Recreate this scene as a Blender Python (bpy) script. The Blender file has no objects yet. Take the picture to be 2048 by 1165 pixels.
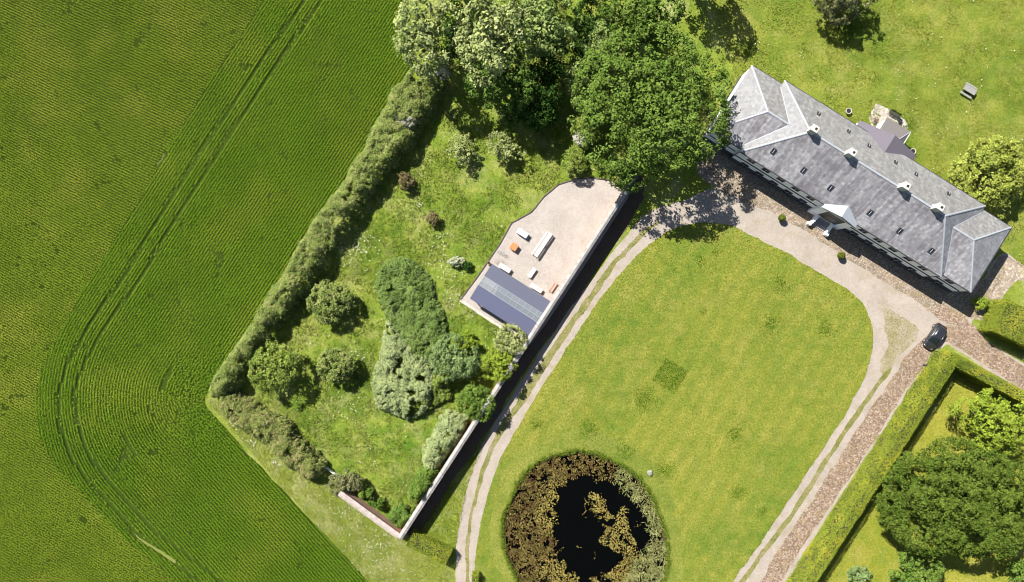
import bpy, bmesh, math, random
import numpy as np
from mathutils import Vector, Matrix, geometry

# ------------------------------------------------------------------ camera, sky, sun, exposure
SC = bpy.context.scene
C = SC.collection
CAM_H = 104.0
S = 0.075                       # metres of ground per photograph pixel
cam_d = bpy.data.cameras.new("camera")
cam_d.sensor_width = 36.0
cam_d.lens = 18.0 / (1024 * S / CAM_H)
cam_d.clip_start = 1.0
cam_d.clip_end = 6000.0
cam = bpy.data.objects.new("camera", cam_d)
cam.location = (0, 0, CAM_H)
cam.rotation_euler = (0, 0, 0)
C.objects.link(cam)
SC.camera = cam

SUN_DIR = Vector((0.62, -0.70, -1.0)).normalized()      # the way the light travels
elev = math.asin(-SUN_DIR.z)
world = bpy.data.worlds.new("World")
SC.world = world
world.use_nodes = True
wn = world.node_tree
sky = wn.nodes.new("ShaderNodeTexSky")
sky.sky_type = 'NISHITA'
sky.sun_disc = False
sky.sun_elevation = elev
sky.sun_rotation = math.atan2(-SUN_DIR.x, -SUN_DIR.y)
bg = wn.nodes["Background"]
bg.inputs["Strength"].default_value = 0.05
wn.links.new(sky.outputs[0], bg.inputs[0])

sun_d = bpy.data.lights.new("sun", 'SUN')
sun_d.energy = 5.0
sun_d.angle = math.radians(0.5)
sun_d.color = (1.0, 0.965, 0.90)
sun = bpy.data.objects.new("sun", sun_d)
sun.rotation_euler = SUN_DIR.to_track_quat('-Z', 'Y').to_euler()
sun.location = (-40, 45, 80)
C.objects.link(sun)

SC.view_settings.view_transform = 'Standard'
SC.view_settings.look = 'None'
SC.view_settings.exposure = 1.22
SC.view_settings.gamma = 1.0
SC.render.engine = 'CYCLES'
SC.cycles.pixel_filter_type = 'BLACKMAN_HARRIS'
SC.cycles.filter_width = 1.0
SC.cycles.max_bounces = 6
SC.cycles.transparent_max_bounces = 8

RNG = np.random.default_rng(7)
random.seed(7)

# ------------------------------------------------------------------ helpers
def W(px, py, z=0.0):
    """pixel of the photograph, at height z, to a point of the place"""
    k = S * (CAM_H - z) / CAM_H
    return Vector(((px - 1024) * k, -(py - 582.5) * k, z))

def pxs(pts, z=0.0):
    return [tuple(W(p[0], p[1], z)[:2]) for p in pts]

def tag(o, label=None, cat=None, group=None, kind=None):
    if label: o["label"] = label
    if cat: o["category"] = cat
    if group: o["group"] = group
    if kind: o["kind"] = kind
    return o

def empty(name, loc, rz=0.0, label=None, cat=None, group=None):
    o = bpy.data.objects.new(name, None)
    o.empty_display_size = 0.3
    o.location = loc
    o.rotation_euler = (0, 0, rz)
    C.objects.link(o)
    return tag(o, label, cat, group)

def link(name, me, mat, parent=None):
    o = bpy.data.objects.new(name, me)
    if mat is not None:
        mats = mat if isinstance(mat, (list, tuple)) else [mat]
        for m in mats:
            me.materials.append(m)
    C.objects.link(o)
    if parent is not None:
        o.parent = parent
    return o

class MB:
    """collects shapes, links them as ONE mesh object"""
    def __init__(s):
        s.v = []; s.f = []
    def add(s, vs, fs):
        n = len(s.v)
        s.v += [tuple(p) for p in vs]
        s.f += [tuple(i + n for i in f) for f in fs]
        return s
    def box(s, c, d, rz=0.0, rx=0.0, ry=0.0):
        M = Matrix.Rotation(rz, 3, 'Z') @ Matrix.Rotation(ry, 3, 'Y') @ Matrix.Rotation(rx, 3, 'X')
        vs = []
        for x in (-.5, .5):
            for y in (-.5, .5):
                for z in (-.5, .5):
                    vs.append(Vector(c) + M @ Vector((x * d[0], y * d[1], z * d[2])))
        s.add(vs, [(0, 1, 3, 2), (4, 6, 7, 5), (0, 4, 5, 1), (2, 3, 7, 6), (0, 2, 6, 4), (1, 5, 7, 3)])
        return s
    def bevbox(s, c, d, b, rz=0.0):
        """box with a chamfer round its top edge"""
        M = Matrix.Rotation(rz, 3, 'Z')
        hx, hy, hz = d[0] / 2, d[1] / 2, d[2] / 2
        vs = []
        for (ix, iz) in ((0, -hz), (0, hz - b), (b, hz)):
            for x, y in ((-1, -1), (1, -1), (1, 1), (-1, 1)):
                vs.append(Vector(c) + M @ Vector((x * (hx - ix), y * (hy - ix), iz)))
        fs = [(3, 2, 1, 0), (8, 9, 10, 11)]
        for r in (0, 4):
            for i in range(4):
                j = (i + 1) % 4
                fs.append((r + i, r + j, r + 4 + j, r + 4 + i))
        s.add(vs, fs)
        return s
    def tube(s, pts, rads, n=8, caps=True):
        pts = [Vector(p) for p in pts]
        if not isinstance(rads, (list, tuple)):
            rads = [rads] * len(pts)
        base = len(s.v)
        for i, p in enumerate(pts):
            a = pts[max(i - 1, 0)]; b = pts[min(i + 1, len(pts) - 1)]
            t = (b - a).normalized()
            u = t.orthogonal().normalized() if abs(t.z) > .9 else t.cross(Vector((0, 0, 1))).normalized()
            w = t.cross(u)
            for k in range(n):
                an = 2 * math.pi * k / n
                s.v.append(tuple(p + rads[i] * (math.cos(an) * u + math.sin(an) * w)))
        for i in range(len(pts) - 1):
            for k in range(n):
                k2 = (k + 1) % n
                s.f.append((base + i * n + k, base + i * n + k2, base + (i + 1) * n + k2, base + (i + 1) * n + k))
        if caps:
            s.f.append(tuple(base + k for k in range(n))[::-1])
            e = base + (len(pts) - 1) * n
            s.f.append(tuple(e + k for k in range(n)))
        return s
    def lathe(s, prof, c=(0, 0, 0), n=20):
        base = len(s.v)
        for r, z in prof:
            for k in range(n):
                a = 2 * math.pi * k / n
                s.v.append((c[0] + r * math.cos(a), c[1] + r * math.sin(a), c[2] + z))
        for i in range(len(prof) - 1):
            for k in range(n):
                k2 = (k + 1) % n
                s.f.append((base + i * n + k, base + i * n + k2, base + (i + 1) * n + k2, base + (i + 1) * n + k))
        s.f.append(tuple(base + k for k in range(n))[::-1])
        e = base + (len(prof) - 1) * n
        s.f.append(tuple(e + k for k in range(n)))
        return s
    def prism(s, poly, z0, z1):
        n = len(poly)
        base = len(s.v)
        for z in (z0, z1):
            for p in poly:
                s.v.append((p[0], p[1], z))
        tri = geometry.tessellate_polygon([[Vector((p[0], p[1], 0)) for p in poly]])
        for t in tri:
            s.f.append(tuple(base + n + i for i in t))
            s.f.append(tuple(base + i for i in t[::-1]))
        for i in range(n):
            j = (i + 1) % n
            s.f.append((base + i, base + j, base + n + j, base + n + i))
        return s
    def build(s, name, mat, parent=None, smooth=False, normals=True):
        me = bpy.data.meshes.new(name)
        me.from_pydata(s.v, [], s.f)
        if normals:
            bm = bmesh.new(); bm.from_mesh(me)
            bmesh.ops.recalc_face_normals(bm, faces=bm.faces)
            bm.to_mesh(me); bm.free()
        if smooth:
            me.polygons.foreach_set("use_smooth", [True] * len(me.polygons))
        me.update()
        return link(name, me, mat, parent)

def quads(name, V, mat, parent=None):
    """(n,4,3) array of quads -> one mesh"""
    V = np.asarray(V, dtype=np.float32)
    n = V.shape[0]
    me = bpy.data.meshes.new(name)
    me.vertices.add(n * 4)
    me.vertices.foreach_set("co", V.reshape(-1))
    me.loops.add(n * 4)
    me.loops.foreach_set("vertex_index", np.arange(n * 4, dtype=np.int32))
    me.polygons.add(n)
    me.polygons.foreach_set("loop_start", np.arange(0, n * 4, 4, dtype=np.int32))
    me.polygons.foreach_set("loop_total", np.full(n, 4, dtype=np.int32))
    me.update(calc_edges=True)
    return link(name, me, mat, parent)

def norm(a):
    return a / (np.linalg.norm(a, axis=1, keepdims=True) + 1e-9)

def leaf_quads(P, N, size, aspect=0.6, rng=RNG):
    """one leafy rhombus per point, facing N"""
    n = len(P)
    N = norm(N)
    R = norm(rng.normal(size=(n, 3)))
    T = norm(np.cross(N, R))
    B = np.cross(N, T)
    sz = np.broadcast_to(np.asarray(size), (n,)) * rng.uniform(.7, 1.3, n)
    T = T * sz[:, None] * .5
    B = B * sz[:, None] * .5 * aspect
    bend = N * (sz * rng.uniform(-.12, .05, n))[:, None]
    return np.stack([P - T + bend, P - B, P + T + bend, P + B], axis=1)

def clump_leaves(cen, rad, k, size, rng=RNG, up=0.3, flat=1.0, aspect=.6):
    m = len(cen)
    d = norm(rng.normal(size=(m * k, 3)))
    d[:, 2] = np.where(d[:, 2] < -0.35, -d[:, 2], d[:, 2])
    c = np.repeat(cen, k, axis=0)
    r = np.repeat(rad, k)
    off = d * (r * rng.uniform(.55, 1.08, m * k))[:, None]
    off[:, 2] *= flat
    N = d + rng.normal(size=d.shape) * .35
    N[:, 2] += up
    N += np.array(-SUN_DIR) * .22          # leaves turn towards the light
    return leaf_quads(c + off, N, size, aspect, rng)

def smooth_loop(pts, step=0.35, jit=0.0, closed=True, seed=1, curve=True):
    """Catmull-Rom through px-derived points, resampled, edge roughened"""
    rng = np.random.default_rng(seed)
    P = np.array(pts, dtype=float)
    n = len(P)
    out = []
    rngi = range(n if closed else n - 1)
    for i in rngi:
        if closed:
            p0, p1, p2, p3 = P[(i - 1) % n], P[i], P[(i + 1) % n], P[(i + 2) % n]
        else:
            p0, p1, p2, p3 = P[max(i - 1, 0)], P[i], P[i + 1], P[min(i + 2, n - 1)]
        L = np.linalg.norm(p2 - p1)
        m = max(int(L / step), 1)
        for k in range(m):
            t = k / m
            if curve:
                q = .5 * ((2 * p1) + (-p0 + p2) * t + (2 * p0 - 5 * p1 + 4 * p2 - p3) * t * t + (-p0 + 3 * p1 - 3 * p2 + p3) * t ** 3)
            else:
                q = p1 + (p2 - p1) * t
            out.append(q)
    if not closed:
        out.append(P[-1])
    out = np.array(out)
    if jit > 0:
        j = rng.normal(size=out.shape) * jit
        low = rng.normal(size=(len(out) // 6 + 2, 2)) * jit * 1.2
        idx = np.arange(len(out)) / 6
        lo = np.stack([np.interp(idx, np.arange(len(low)), low[:, a]) for a in (0, 1)], 1)
        out = out + j * .5 + lo
    return out

def pip(X, Y, poly):
    """points in polygon, vectorised"""
    poly = np.asarray(poly)
    inside = np.zeros(len(X), bool)
    n = len(poly)
    j = n - 1
    for i in range(n):
        xi, yi = poly[i][:2]; xj, yj = poly[j][:2]
        if yi != yj:
            c = ((yi > Y) != (yj > Y)) & (X < (xj - xi) * (Y - yi) / (yj - yi) + xi)
            inside ^= c
        j = i
    return inside

def seg_dist(X, Y, line):
    line = np.asarray(line)
    best = np.full(len(X), 1e9)
    for a, b in zip(line[:-1], line[1:]):
        d = b - a
        L2 = d @ d + 1e-9
        t = np.clip(((X - a[0]) * d[0] + (Y - a[1]) * d[1]) / L2, 0, 1)
        best = np.minimum(best, np.hypot(X - a[0] - t * d[0], Y - a[1] - t * d[1]))
    return best

def vnoise(X, Y, scale, seed):
    """smooth value noise 0..1"""
    rng = np.random.default_rng(seed)
    G = rng.random((256, 256))
    x = X * scale + 1000; y = Y * scale + 1000
    xi = np.floor(x).astype(int); yi = np.floor(y).astype(int)
    fx = x - xi; fy = y - yi
    fx = fx * fx * (3 - 2 * fx); fy = fy * fy * (3 - 2 * fy)
    g = lambda a, b: G[a % 256, b % 256]
    return (g(xi, yi) * (1 - fx) + g(xi + 1, yi) * fx) * (1 - fy) + (g(xi, yi + 1) * (1 - fx) + g(xi + 1, yi + 1) * fx) * fy

def sheet(name, loop, z, mat, holes=(), kind="structure", label=None, cat=None, drop=0.0):
    """flat ground sheet, optionally with holes and a small edge drop"""
    polys = [[Vector((p[0], p[1], 0)) for p in loop]] + [[Vector((p[0], p[1], 0)) for p in h] for h in holes]
    tri = geometry.tessellate_polygon(polys)
    flat = [(v.x, v.y, z) for pl in polys for v in pl]
    mb = MB(); mb.v = flat; mb.f = [tuple(t) for t in tri]
    if drop > 0:
        off = 0
        for pl in polys:
            n = len(pl)
            b = len(mb.v)
            mb.v += [(v.x, v.y, z - drop) for v in pl]
            for i in range(n):
                j = (i + 1) % n
                mb.f.append((off + i, off + j, b + j, b + i))
            off += n
    o = mb.build(name, mat, normals=False)
    me = o.data
    bm = bmesh.new(); bm.from_mesh(me)
    for f in bm.faces:
        if abs(f.normal.z) > .5 and f.normal.z < 0:
            f.normal_flip()
    bm.to_mesh(me); bm.free()
    return tag(o, label, cat, kind=kind)

# ------------------------------------------------------------------ materials
def nodes(name):
    m = bpy.data.materials.new(name)
    m.use_nodes = True
    nt = m.node_tree
    return m, nt, nt.nodes["Principled BSDF"]

def nnoise(nt, vec, scale, detail=3, rough=.55, dist=0.0):
    n = nt.nodes.new("ShaderNodeTexNoise")
    n.inputs["Scale"].default_value = scale
    n.inputs["Detail"].default_value = detail
    n.inputs["Roughness"].default_value = rough
    n.inputs["Distortion"].default_value = dist
    if vec is not None: nt.links.new(vec, n.inputs["Vector"])
    return n.outputs["Fac"]

def nramp(nt, fac, stops):
    r = nt.nodes.new("ShaderNodeValToRGB")
    e = r.color_ramp.elements
    e[0].position, e[0].color = stops[0][0], (*stops[0][1], 1)
    e[1].position, e[1].color = stops[-1][0], (*stops[-1][1], 1)
    for p, c in stops[1:-1]:
        x = e.new(p); x.color = (*c, 1)
    nt.links.new(fac, r.inputs["Fac"])
    return r.outputs["Color"]

def nmix(nt, fac, a, b, blend='MIX'):
    m = nt.nodes.new("ShaderNodeMix")
    m.data_type = 'RGBA'; m.blend_type = blend
    for sock, val in ((m.inputs[0], fac), (m.inputs[6], a), (m.inputs[7], b)):
        if isinstance(val, (int, float)): sock.default_value = val
        elif isinstance(val, tuple): sock.default_value = (*val, 1)
        else: nt.links.new(val, sock)
    return m.outputs[2]

def nmath(nt, op, a, b=None, c=None):
    m = nt.nodes.new("ShaderNodeMath"); m.operation = op
    for i, v in enumerate((a, b, c)):
        if v is None: continue
        if isinstance(v, (int, float)): m.inputs[i].default_value = v
        else: nt.links.new(v, m.inputs[i])
    return m.outputs[0]

def npos(nt):
    return nt.nodes.new("ShaderNodeNewGeometry").outputs["Position"]

def nobj(nt):
    return nt.nodes.new("ShaderNodeTexCoord").outputs["Object"]

def nmap(nt, vec, rot=(0, 0, 0), scale=(1, 1, 1), loc=(0, 0, 0)):
    m = nt.nodes.new("ShaderNodeMapping")
    m.inputs["Rotation"].default_value = rot
    m.inputs["Scale"].default_value = scale
    m.inputs["Location"].default_value = loc
    nt.links.new(vec, m.inputs["Vector"])
    return m.outputs["Vector"]

def nbump(nt, p, h, strength=.5, dist=.05):
    b = nt.nodes.new("ShaderNodeBump")
    b.inputs["Strength"].default_value = strength
    b.inputs["Distance"].default_value = dist
    nt.links.new(h, b.inputs["Height"])
    nt.links.new(b.outputs[0], p.inputs["Normal"])

def plain(name, col, rough=.6, metal=0.0, var=.12, scale=6.0, spec=None, coat=0.0):
    m, nt, p = nodes(name)
    v = nnoise(nt, nobj(nt), scale, 4)
    a = tuple(max(c * (1 - var), 0) for c in col); b = tuple(min(c * (1 + var), 1) for c in col)
    nt.links.new(nramp(nt, v, [(.3, a), (.7, b)]), p.inputs["Base Color"])
    p.inputs["Roughness"].default_value = rough
    p.inputs["Metallic"].default_value = metal
    if spec is not None: p.inputs["Specular IOR Level"].default_value = spec
    if coat: p.inputs["Coat Weight"].default_value = coat
    return m

def grass_mat(name, dark, mid, light, dry, stripe=None, drymix=.3, seed=0.0, big=.09):
    m, nt, p = nodes(name)
    pos = nmap(nt, npos(nt), loc=(seed, seed * .7, 0))
    n1 = nnoise(nt, pos, big, 4, .6, .6)
    n2 = nnoise(nt, pos, .55, 5, .65)
    n3 = nnoise(nt, pos, 3.2, 4, .7)
    n4 = nnoise(nt, pos, 9.0, 3, .7)
    f = nmath(nt, 'MULTIPLY_ADD', n1, .8, nmath(nt, 'MULTIPLY', n2, .75))
    f = nmath(nt, 'SUBTRACT', f, .28)
    col = nramp(nt, f, [(.25, dark), (.5, mid), (.72, light)])
    d = nramp(nt, nnoise(nt, nmap(nt, pos, loc=(31, 7, 0)), .2, 5, .7), [(.5, (0, 0, 0)), (.68, (1, 1, 1))])
    col = nmix(nt, nmath(nt, 'MULTIPLY', d, drymix), col, dry)
    if stripe:
        ang, sc, amt = stripe
        w = nt.nodes.new("ShaderNodeTexWave")
        w.inputs["Scale"].default_value = sc
        w.inputs["Distortion"].default_value = 1.2
        w.inputs["Detail"].default_value = 3
        w.inputs["Detail Scale"].default_value = .6
        nt.links.new(nmap(nt, npos(nt), rot=(0, 0, ang)), w.inputs["Vector"])
        col = nmix(nt, nmath(nt, 'MULTIPLY', w.outputs["Fac"], amt), col, dark)
    fine = nramp(nt, nmath(nt, 'MULTIPLY_ADD', n3, .5, nmath(nt, 'MULTIPLY', n4, .55)), [(.36, (.38, .44, .34)), (.52, (1, 1, 1)), (.68, (1.5, 1.42, 1.9))])
    col = nmix(nt, .85, col, fine, 'MULTIPLY')
    nt.links.new(col, p.inputs["Base Color"])
    p.inputs["Roughness"].default_value = .95
    p.inputs["Specular IOR Level"].default_value = .1
    nbump(nt, p, nmath(nt, 'ADD', n3, n4), .9, .12)
    return m

def leaf_mat(name, dark, light, trans=.25, scale=.35, alt=None, altamt=.0):
    m, nt, p = nodes(name)
    nt.nodes.remove(p)
    g = nt.nodes.new("ShaderNodeNewGeometry")
    n = nnoise(nt, g.outputs["Position"], scale, 3)
    f = nmath(nt, 'MULTIPLY_ADD', g.outputs["Random Per Island"], .65, nmath(nt, 'MULTIPLY_ADD', n, .9, -.28))
    col = nramp(nt, f, [(.1, dark), (.9, light)])
    if alt:
        n2 = nramp(nt, nnoise(nt, nmap(nt, g.outputs["Position"], loc=(11, 5, 3)), scale * 1.6, 3), [(.5, (0, 0, 0)), (.66, (1, 1, 1))])
        col = nmix(nt, nmath(nt, 'MULTIPLY', n2, altamt), col, alt)
    d = nt.nodes.new("ShaderNodeBsdfDiffuse")
    t = nt.nodes.new("ShaderNodeBsdfTranslucent")
    x = nt.nodes.new("ShaderNodeMixShader")
    x.inputs[0].default_value = trans
    nt.links.new(col, d.inputs[0]); nt.links.new(col, t.inputs[0])
    nt.links.new(d.outputs[0], x.inputs[1]); nt.links.new(t.outputs[0], x.inputs[2])
    nt.links.new(x.outputs[0], nt.nodes["Material Output"].inputs[0])
    return m

def gravel_mat(name, a, b, c, patch=None):
    m, nt, p = nodes(name)
    pos = npos(nt)
    n1 = nnoise(nt, pos, 11, 4, .75)
    n2 = nnoise(nt, pos, .35, 5, .6)
    n3 = nnoise(nt, pos, 2.2, 4, .6)
    col = nramp(nt, n1, [(.3, a), (.5, b), (.72, c)])
    big = nramp(nt, nmath(nt, 'MULTIPLY_ADD', n2, .6, nmath(nt, 'MULTIPLY', n3, .4)), [(.3, (.78, .76, .74)), (.7, (1.12, 1.1, 1.08))])
    col = nmix(nt, 1.0, col, big, 'MULTIPLY')
    if patch:
        k = nramp(nt, nnoise(nt, nmap(nt, pos, loc=(5, 9, 0)), .5, 5, .65), [(.52, (0, 0, 0)), (.64, (1, 1, 1))])
        col = nmix(nt, nmath(nt, 'MULTIPLY', k, .55), col, patch)
    nt.links.new(col, p.inputs["Base Color"])
    p.inputs["Roughness"].default_value = .95
    p.inputs["Specular IOR Level"].default_value = .15
    nbump(nt, p, n1, .6, .04)
    return m

def cobble_mat(name, cols, joint, scale=3.6, grass=None):
    m, nt, p = nodes(name)
    pos = npos(nt)
    v = nt.nodes.new("ShaderNodeTexVoronoi"); v.feature = 'F1'
    v.inputs["Scale"].default_value = scale
    nt.links.new(pos, v.inputs["Vector"])
    e = nt.nodes.new("ShaderNodeTexVoronoi"); e.feature = 'DISTANCE_TO_EDGE'
    e.inputs["Scale"].default_value = scale
    nt.links.new(pos, e.inputs["Vector"])
    sep = nt.nodes.new("ShaderNodeSeparateColor")
    nt.links.new(v.outputs["Color"], sep.inputs[0])
    col = nramp(nt, sep.outputs[0], [(.1, cols[0]), (.5, cols[1]), (.9, cols[2])])
    big = nramp(nt, nnoise(nt, pos, .4, 5, .65), [(.3, (.7, .68, .64)), (.7, (1.15, 1.1, 1.05))])
    col = nmix(nt, 1.0, col, big, 'MULTIPLY')
    ed = nramp(nt, e.outputs["Distance"], [(.02, (1, 1, 1)), (.12, (0, 0, 0))])
    col = nmix(nt, nmath(nt, 'MULTIPLY', ed, .8), col, joint)
    if grass:
        k = nramp(nt, nnoise(nt, nmap(nt, pos, loc=(3, 17, 0)), .7, 5, .7), [(.52, (0, 0, 0)), (.66, (1, 1, 1))])
        col = nmix(nt, nmath(nt, 'MULTIPLY', k, .6), col, grass)
    nt.links.new(col, p.inputs["Base Color"])
    p.inputs["Roughness"].default_value = .9
    p.inputs["Specular IOR Level"].default_value = .2
    nbump(nt, p, nmath(nt, 'MINIMUM', e.outputs["Distance"], .15), .8, .15)
    return m

def slate_mat(name, axis, a, b, c, streak, tile=.34, streakamt=.5):
    """axis: 'x' courses run along local x (main slopes), 'y' along local y (hips)"""
    m, nt, p = nodes(name)
    pos = nobj(nt)
    rot = (0, 0, 0) if axis == 'x' else (0, 0, math.pi / 2)
    vec = nmap(nt, pos, rot=rot)
    br = nt.nodes.new("ShaderNodeTexBrick")
    br.inputs["Scale"].default_value = 1.0
    br.inputs["Brick Width"].default_value = .42
    br.inputs["Row Height"].default_value = tile
    br.inputs["Mortar Size"].default_value = .012
    br.inputs["Mortar Smooth"].default_value = .3
    br.inputs["Color1"].default_value = (0, 0, 0, 1)
    br.inputs["Color2"].default_value = (1, 1, 1, 1)
    br.inputs["Mortar"].default_value = (.1, .1, .1, 1)
    nt.links.new(vec, br.inputs["Vector"])
    sep = nt.nodes.new("ShaderNodeSeparateColor")
    nt.links.new(br.outputs["Color"], sep.inputs[0])
    n1 = nnoise(nt, vec, 5.0, 5, .75)
    f = nmath(nt, 'MULTIPLY_ADD', sep.outputs[0], .33, nmath(nt, 'MULTIPLY', n1, .72))
    col = nramp(nt, f, [(.2, a), (.5, b), (.85, c)])
    st = nnoise(nt, nmap(nt, vec, scale=(1.6, .10, .10)), 1.0, 5, .65)
    s2 = nnoise(nt, vec, .3, 4, .6)
    k = nramp(nt, nmath(nt, 'MULTIPLY_ADD', st, .7, nmath(nt, 'MULTIPLY', s2, .4)), [(.47, (0, 0, 0)), (.66, (1, 1, 1))])
    col = nmix(nt, nmath(nt, 'MULTIPLY', k, streakamt), col, streak)
    lich = nramp(nt, nnoise(nt, nmap(nt, vec, loc=(4, 2, 0)), 1.5, 6, .75), [(.58, (0, 0, 0)), (.7, (1, 1, 1))])
    col = nmix(nt, nmath(nt, 'MULTIPLY', lich, .4), col, c)
    nt.links.new(col, p.inputs["Base Color"])
    p.inputs["Roughness"].default_value = .62
    p.inputs["Specular IOR Level"].default_value = .35
    nbump(nt, p, nmath(nt, 'MULTIPLY_ADD', br.outputs["Fac"], -1.0, n1), .4, .03)
    return m

M = {}
M['ground'] = grass_mat("verge_grass", (.085, .135, .012), (.16, .20, .025), (.22, .25, .05), (.34, .32, .16), drymix=.55, seed=3)
M['meadow'] = grass_mat("meadow_grass", (.055, .12, .010), (.135, .185, .021), (.225, .242, .048), (.29, .27, .11), drymix=.5, seed=11, big=.12)
M['lawn'] = grass_mat("mown_lawn", (.08, .14, .016), (.160, .182, .025), (.222, .216, .036), (.28, .24, .065), stripe=(math.radians(32.3), .13, .30), drymix=.35, seed=23, big=.06)
M['back'] = grass_mat("back_lawn_grass", (.07, .128, .012), (.138, .172, .022), (.20, .208, .035), (.27, .245, .08), drymix=.35, seed=37, big=.08)
M['side'] = grass_mat("side_lawn_grass", (.10, .155, .012), (.19, .20, .022), (.25, .235, .035), (.30, .25, .07), drymix=.4, seed=51)
M['ring'] = grass_mat("pond_bank_grass", (.09, .135, .018), (.15, .178, .028), (.20, .21, .04), (.24, .22, .065), drymix=.3, seed=61)
M['soil'] = gravel_mat("bed_soil_and_shade", (.055, .038, .024), (.09, .066, .048), (.15, .11, .085))
M['baresoil'] = gravel_mat("pale_bare_soil", (.095, .12, .022), (.14, .155, .04), (.21, .205, .085), patch=(.12, .16, .02))
M['gravel'] = gravel_mat("drive_gravel", (.19, .165, .14), (.29, .255, .22), (.40, .36, .32), patch=(.22, .185, .12))
M['patio'] = gravel_mat("patio_gravel", (.195, .175, .156), (.315, .286, .26), (.46, .43, .40))
M['cobble'] = cobble_mat("cobbles", ((.17, .135, .105), (.25, .205, .165), (.36, .31, .26)), (.15, .12, .085), 5.0, grass=(.22, .17, .085))
M['brown'] = cobble_mat("brown_cobbles", ((.15, .10, .078), (.23, .17, .135), (.35, .285, .245)), (.15, .115, .07), 5.0, grass=(.20, .145, .06))
M['pathstone'] = cobble_mat("path_stone", ((.25, .2, .17), (.32, .275, .24), (.39, .35, .31)), (.19, .155, .10), 2.6, grass=(.3, .26, .12))
M['terrace'] = cobble_mat("terrace_flags", ((.34, .31, .28), (.39, .36, .33), (.44, .41, .38)), (.26, .22, .18), 1.4)
M['strip'] = grass_mat("track_grass", (.10, .115, .025), (.165, .16, .05), (.22, .195, .09), (.27, .23, .15), drymix=.6, seed=71, big=.4)
M['thin'] = grass_mat("thin_track_grass", (.17, .15, .055), (.245, .212, .125), (.285, .25, .18), (.30, .262, .21), drymix=.8, seed=81, big=.3)
M['field'] = grass_mat("field_soil", (.022, .042, .003), (.032, .055, .004), (.045, .07, .006), (.06, .07, .012), drymix=.3, seed=91)

# ------------------------------------------------------------------ the ground
POND = smooth_loop(pxs([(1130, 906), (1165, 903), (1200, 910), (1245, 930), (1282, 965), (1312, 1010), (1330, 1065), (1335, 1120), (1318, 1175), (1275, 1225), (1200, 1250), (1120, 1240), (1060, 1195), (1025, 1140), (1006, 1085), (1006, 1040), (1022, 990), (1052, 945), (1090, 918)]), .4, .10, seed=5)
LAWN_EDGE = [(955, 1300), (950, 1165), (953, 1100), (962, 1040), (980, 975), (1000, 920), (1030, 865), (1062, 810), (1105, 740), (1155, 664), (1195, 605), (1238, 550), (1273, 512), (1308, 482), (1345, 460), (1385, 449), (1430, 447), (1470, 455), (1512, 476), (1580, 510), (1650, 553), (1700, 584), (1728, 612), (1742, 648), (1745, 690), (1735, 740), (1707, 800), (1668, 862), (1611, 950), (1553, 1038), (1493, 1125), (1466, 1165), (1375, 1300)]
LAWN = smooth_loop(pxs(LAWN_EDGE), .3, .07, closed=True, seed=9)
ring_px = []
pc = np.array([1170, 1075.])
for p in [(1130, 872), (1170, 866), (1210, 874), (1265, 897), (1310, 938), (1343, 990), (1362, 1055), (1368, 1120), (1350, 1185), (1295, 1250), (1200, 1280), (1110, 1268), (1040, 1215), (1000, 1150), (980, 1090), (982, 1030), (1000, 970), (1030, 915), (1075, 885)]:
    ring_px.append(p)
RING = smooth_loop(pxs(ring_px), .4, .25, seed=15)

BIG = 1500.0
ground = sheet("ground", [(-BIG, -BIG), (BIG, -BIG), (BIG, BIG), (-BIG, BIG)], 0.0, M['ground'], holes=[POND])

FIELD_EDGE = [(840, -160), (825, -60), (815, 30), (830, 110), (806, 185), (734, 302), (660, 398), (612, 465), (556, 560), (503, 648), (443, 735), (415, 785), (414, 815), (470, 880), (560, 975), (650, 1070), (740, 1168), (850, 1300)]
FIELD_PX = FIELD_EDGE + [(-900, 1300), (-900, -160)]
FIELD = smooth_loop(pxs(FIELD_EDGE), .4, .08, closed=False, seed=4)
FIELD = np.concatenate([FIELD, np.array(pxs([(-500, 1300), (-500, -160)]))])
sheet("field_soil", FIELD, .004, M['field'])

MEADOW_PX = [(900, 60), (870, 190), (800, 290), (735, 390), (640, 530), (560, 650), (505, 740), (480, 800), (560, 840), (640, 920), (690, 970), (790, 1050), (812, 1062), (990, 770), (1100, 600), (1275, 345), (1250, 200), (1100, 0)]
MEADOW = smooth_loop(pxs(MEADOW_PX), .5, .25, seed=8)
sheet("garden_grass", MEADOW, .006, M['meadow'])

BACK_PX = [(1360, -160), (1440, 60), (1470, 120), (1440, 230), (1480, 270), (1900, 540), (2010, 512), (2060, 545), (2250, 660), (2250, -160)]
sheet("back_lawn", smooth_loop(pxs(BACK_PX), .5, .12, seed=3, curve=False), .005, M['back'])
SIDE_PX = [(1925, 740), (2260, 950), (2260, 1300), (1540, 1300), (1640, 1150)]
sheet("side_lawn", pxs(SIDE_PX), .005, M['side'])

inset = []
LE = np.array(LAWN_EDGE, float)
cc = np.array([1350, 800.])
for p in LE:
    d = cc - p
    inset.append(tuple(p + d / np.linalg.norm(d) * 16))
outer = [(915, 1300), (912, 1165), (914, 1085), (925, 1012), (939, 960), (960, 898), (985, 852), (1012, 812), (1045, 757), (1075, 714), (1110, 662), (1150, 606), (1190, 551), (1225, 505), (1256, 468), (1288, 432), (1330, 412), (1370, 402), (1398, 380), (1392, 330), (1440, 262), (1560, 330), (1700, 400), (1900, 520), (1960, 560), (1985, 525), (2010, 508), (2048, 532), (2120, 575), (2120, 600), (2040, 560), (2020, 572), (1990, 612), (1972, 640), (1945, 640), (1950, 665), (1985, 690), (2060, 735), (2260, 855), (2260, 925), (2060, 800), (1920, 705), (1880, 700), (1800, 815), (1700, 968), (1640, 1058), (1570, 1170), (1490, 1300)]
GRAVEL = smooth_loop(pxs(outer), .3, .05, closed=False, seed=2)
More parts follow.
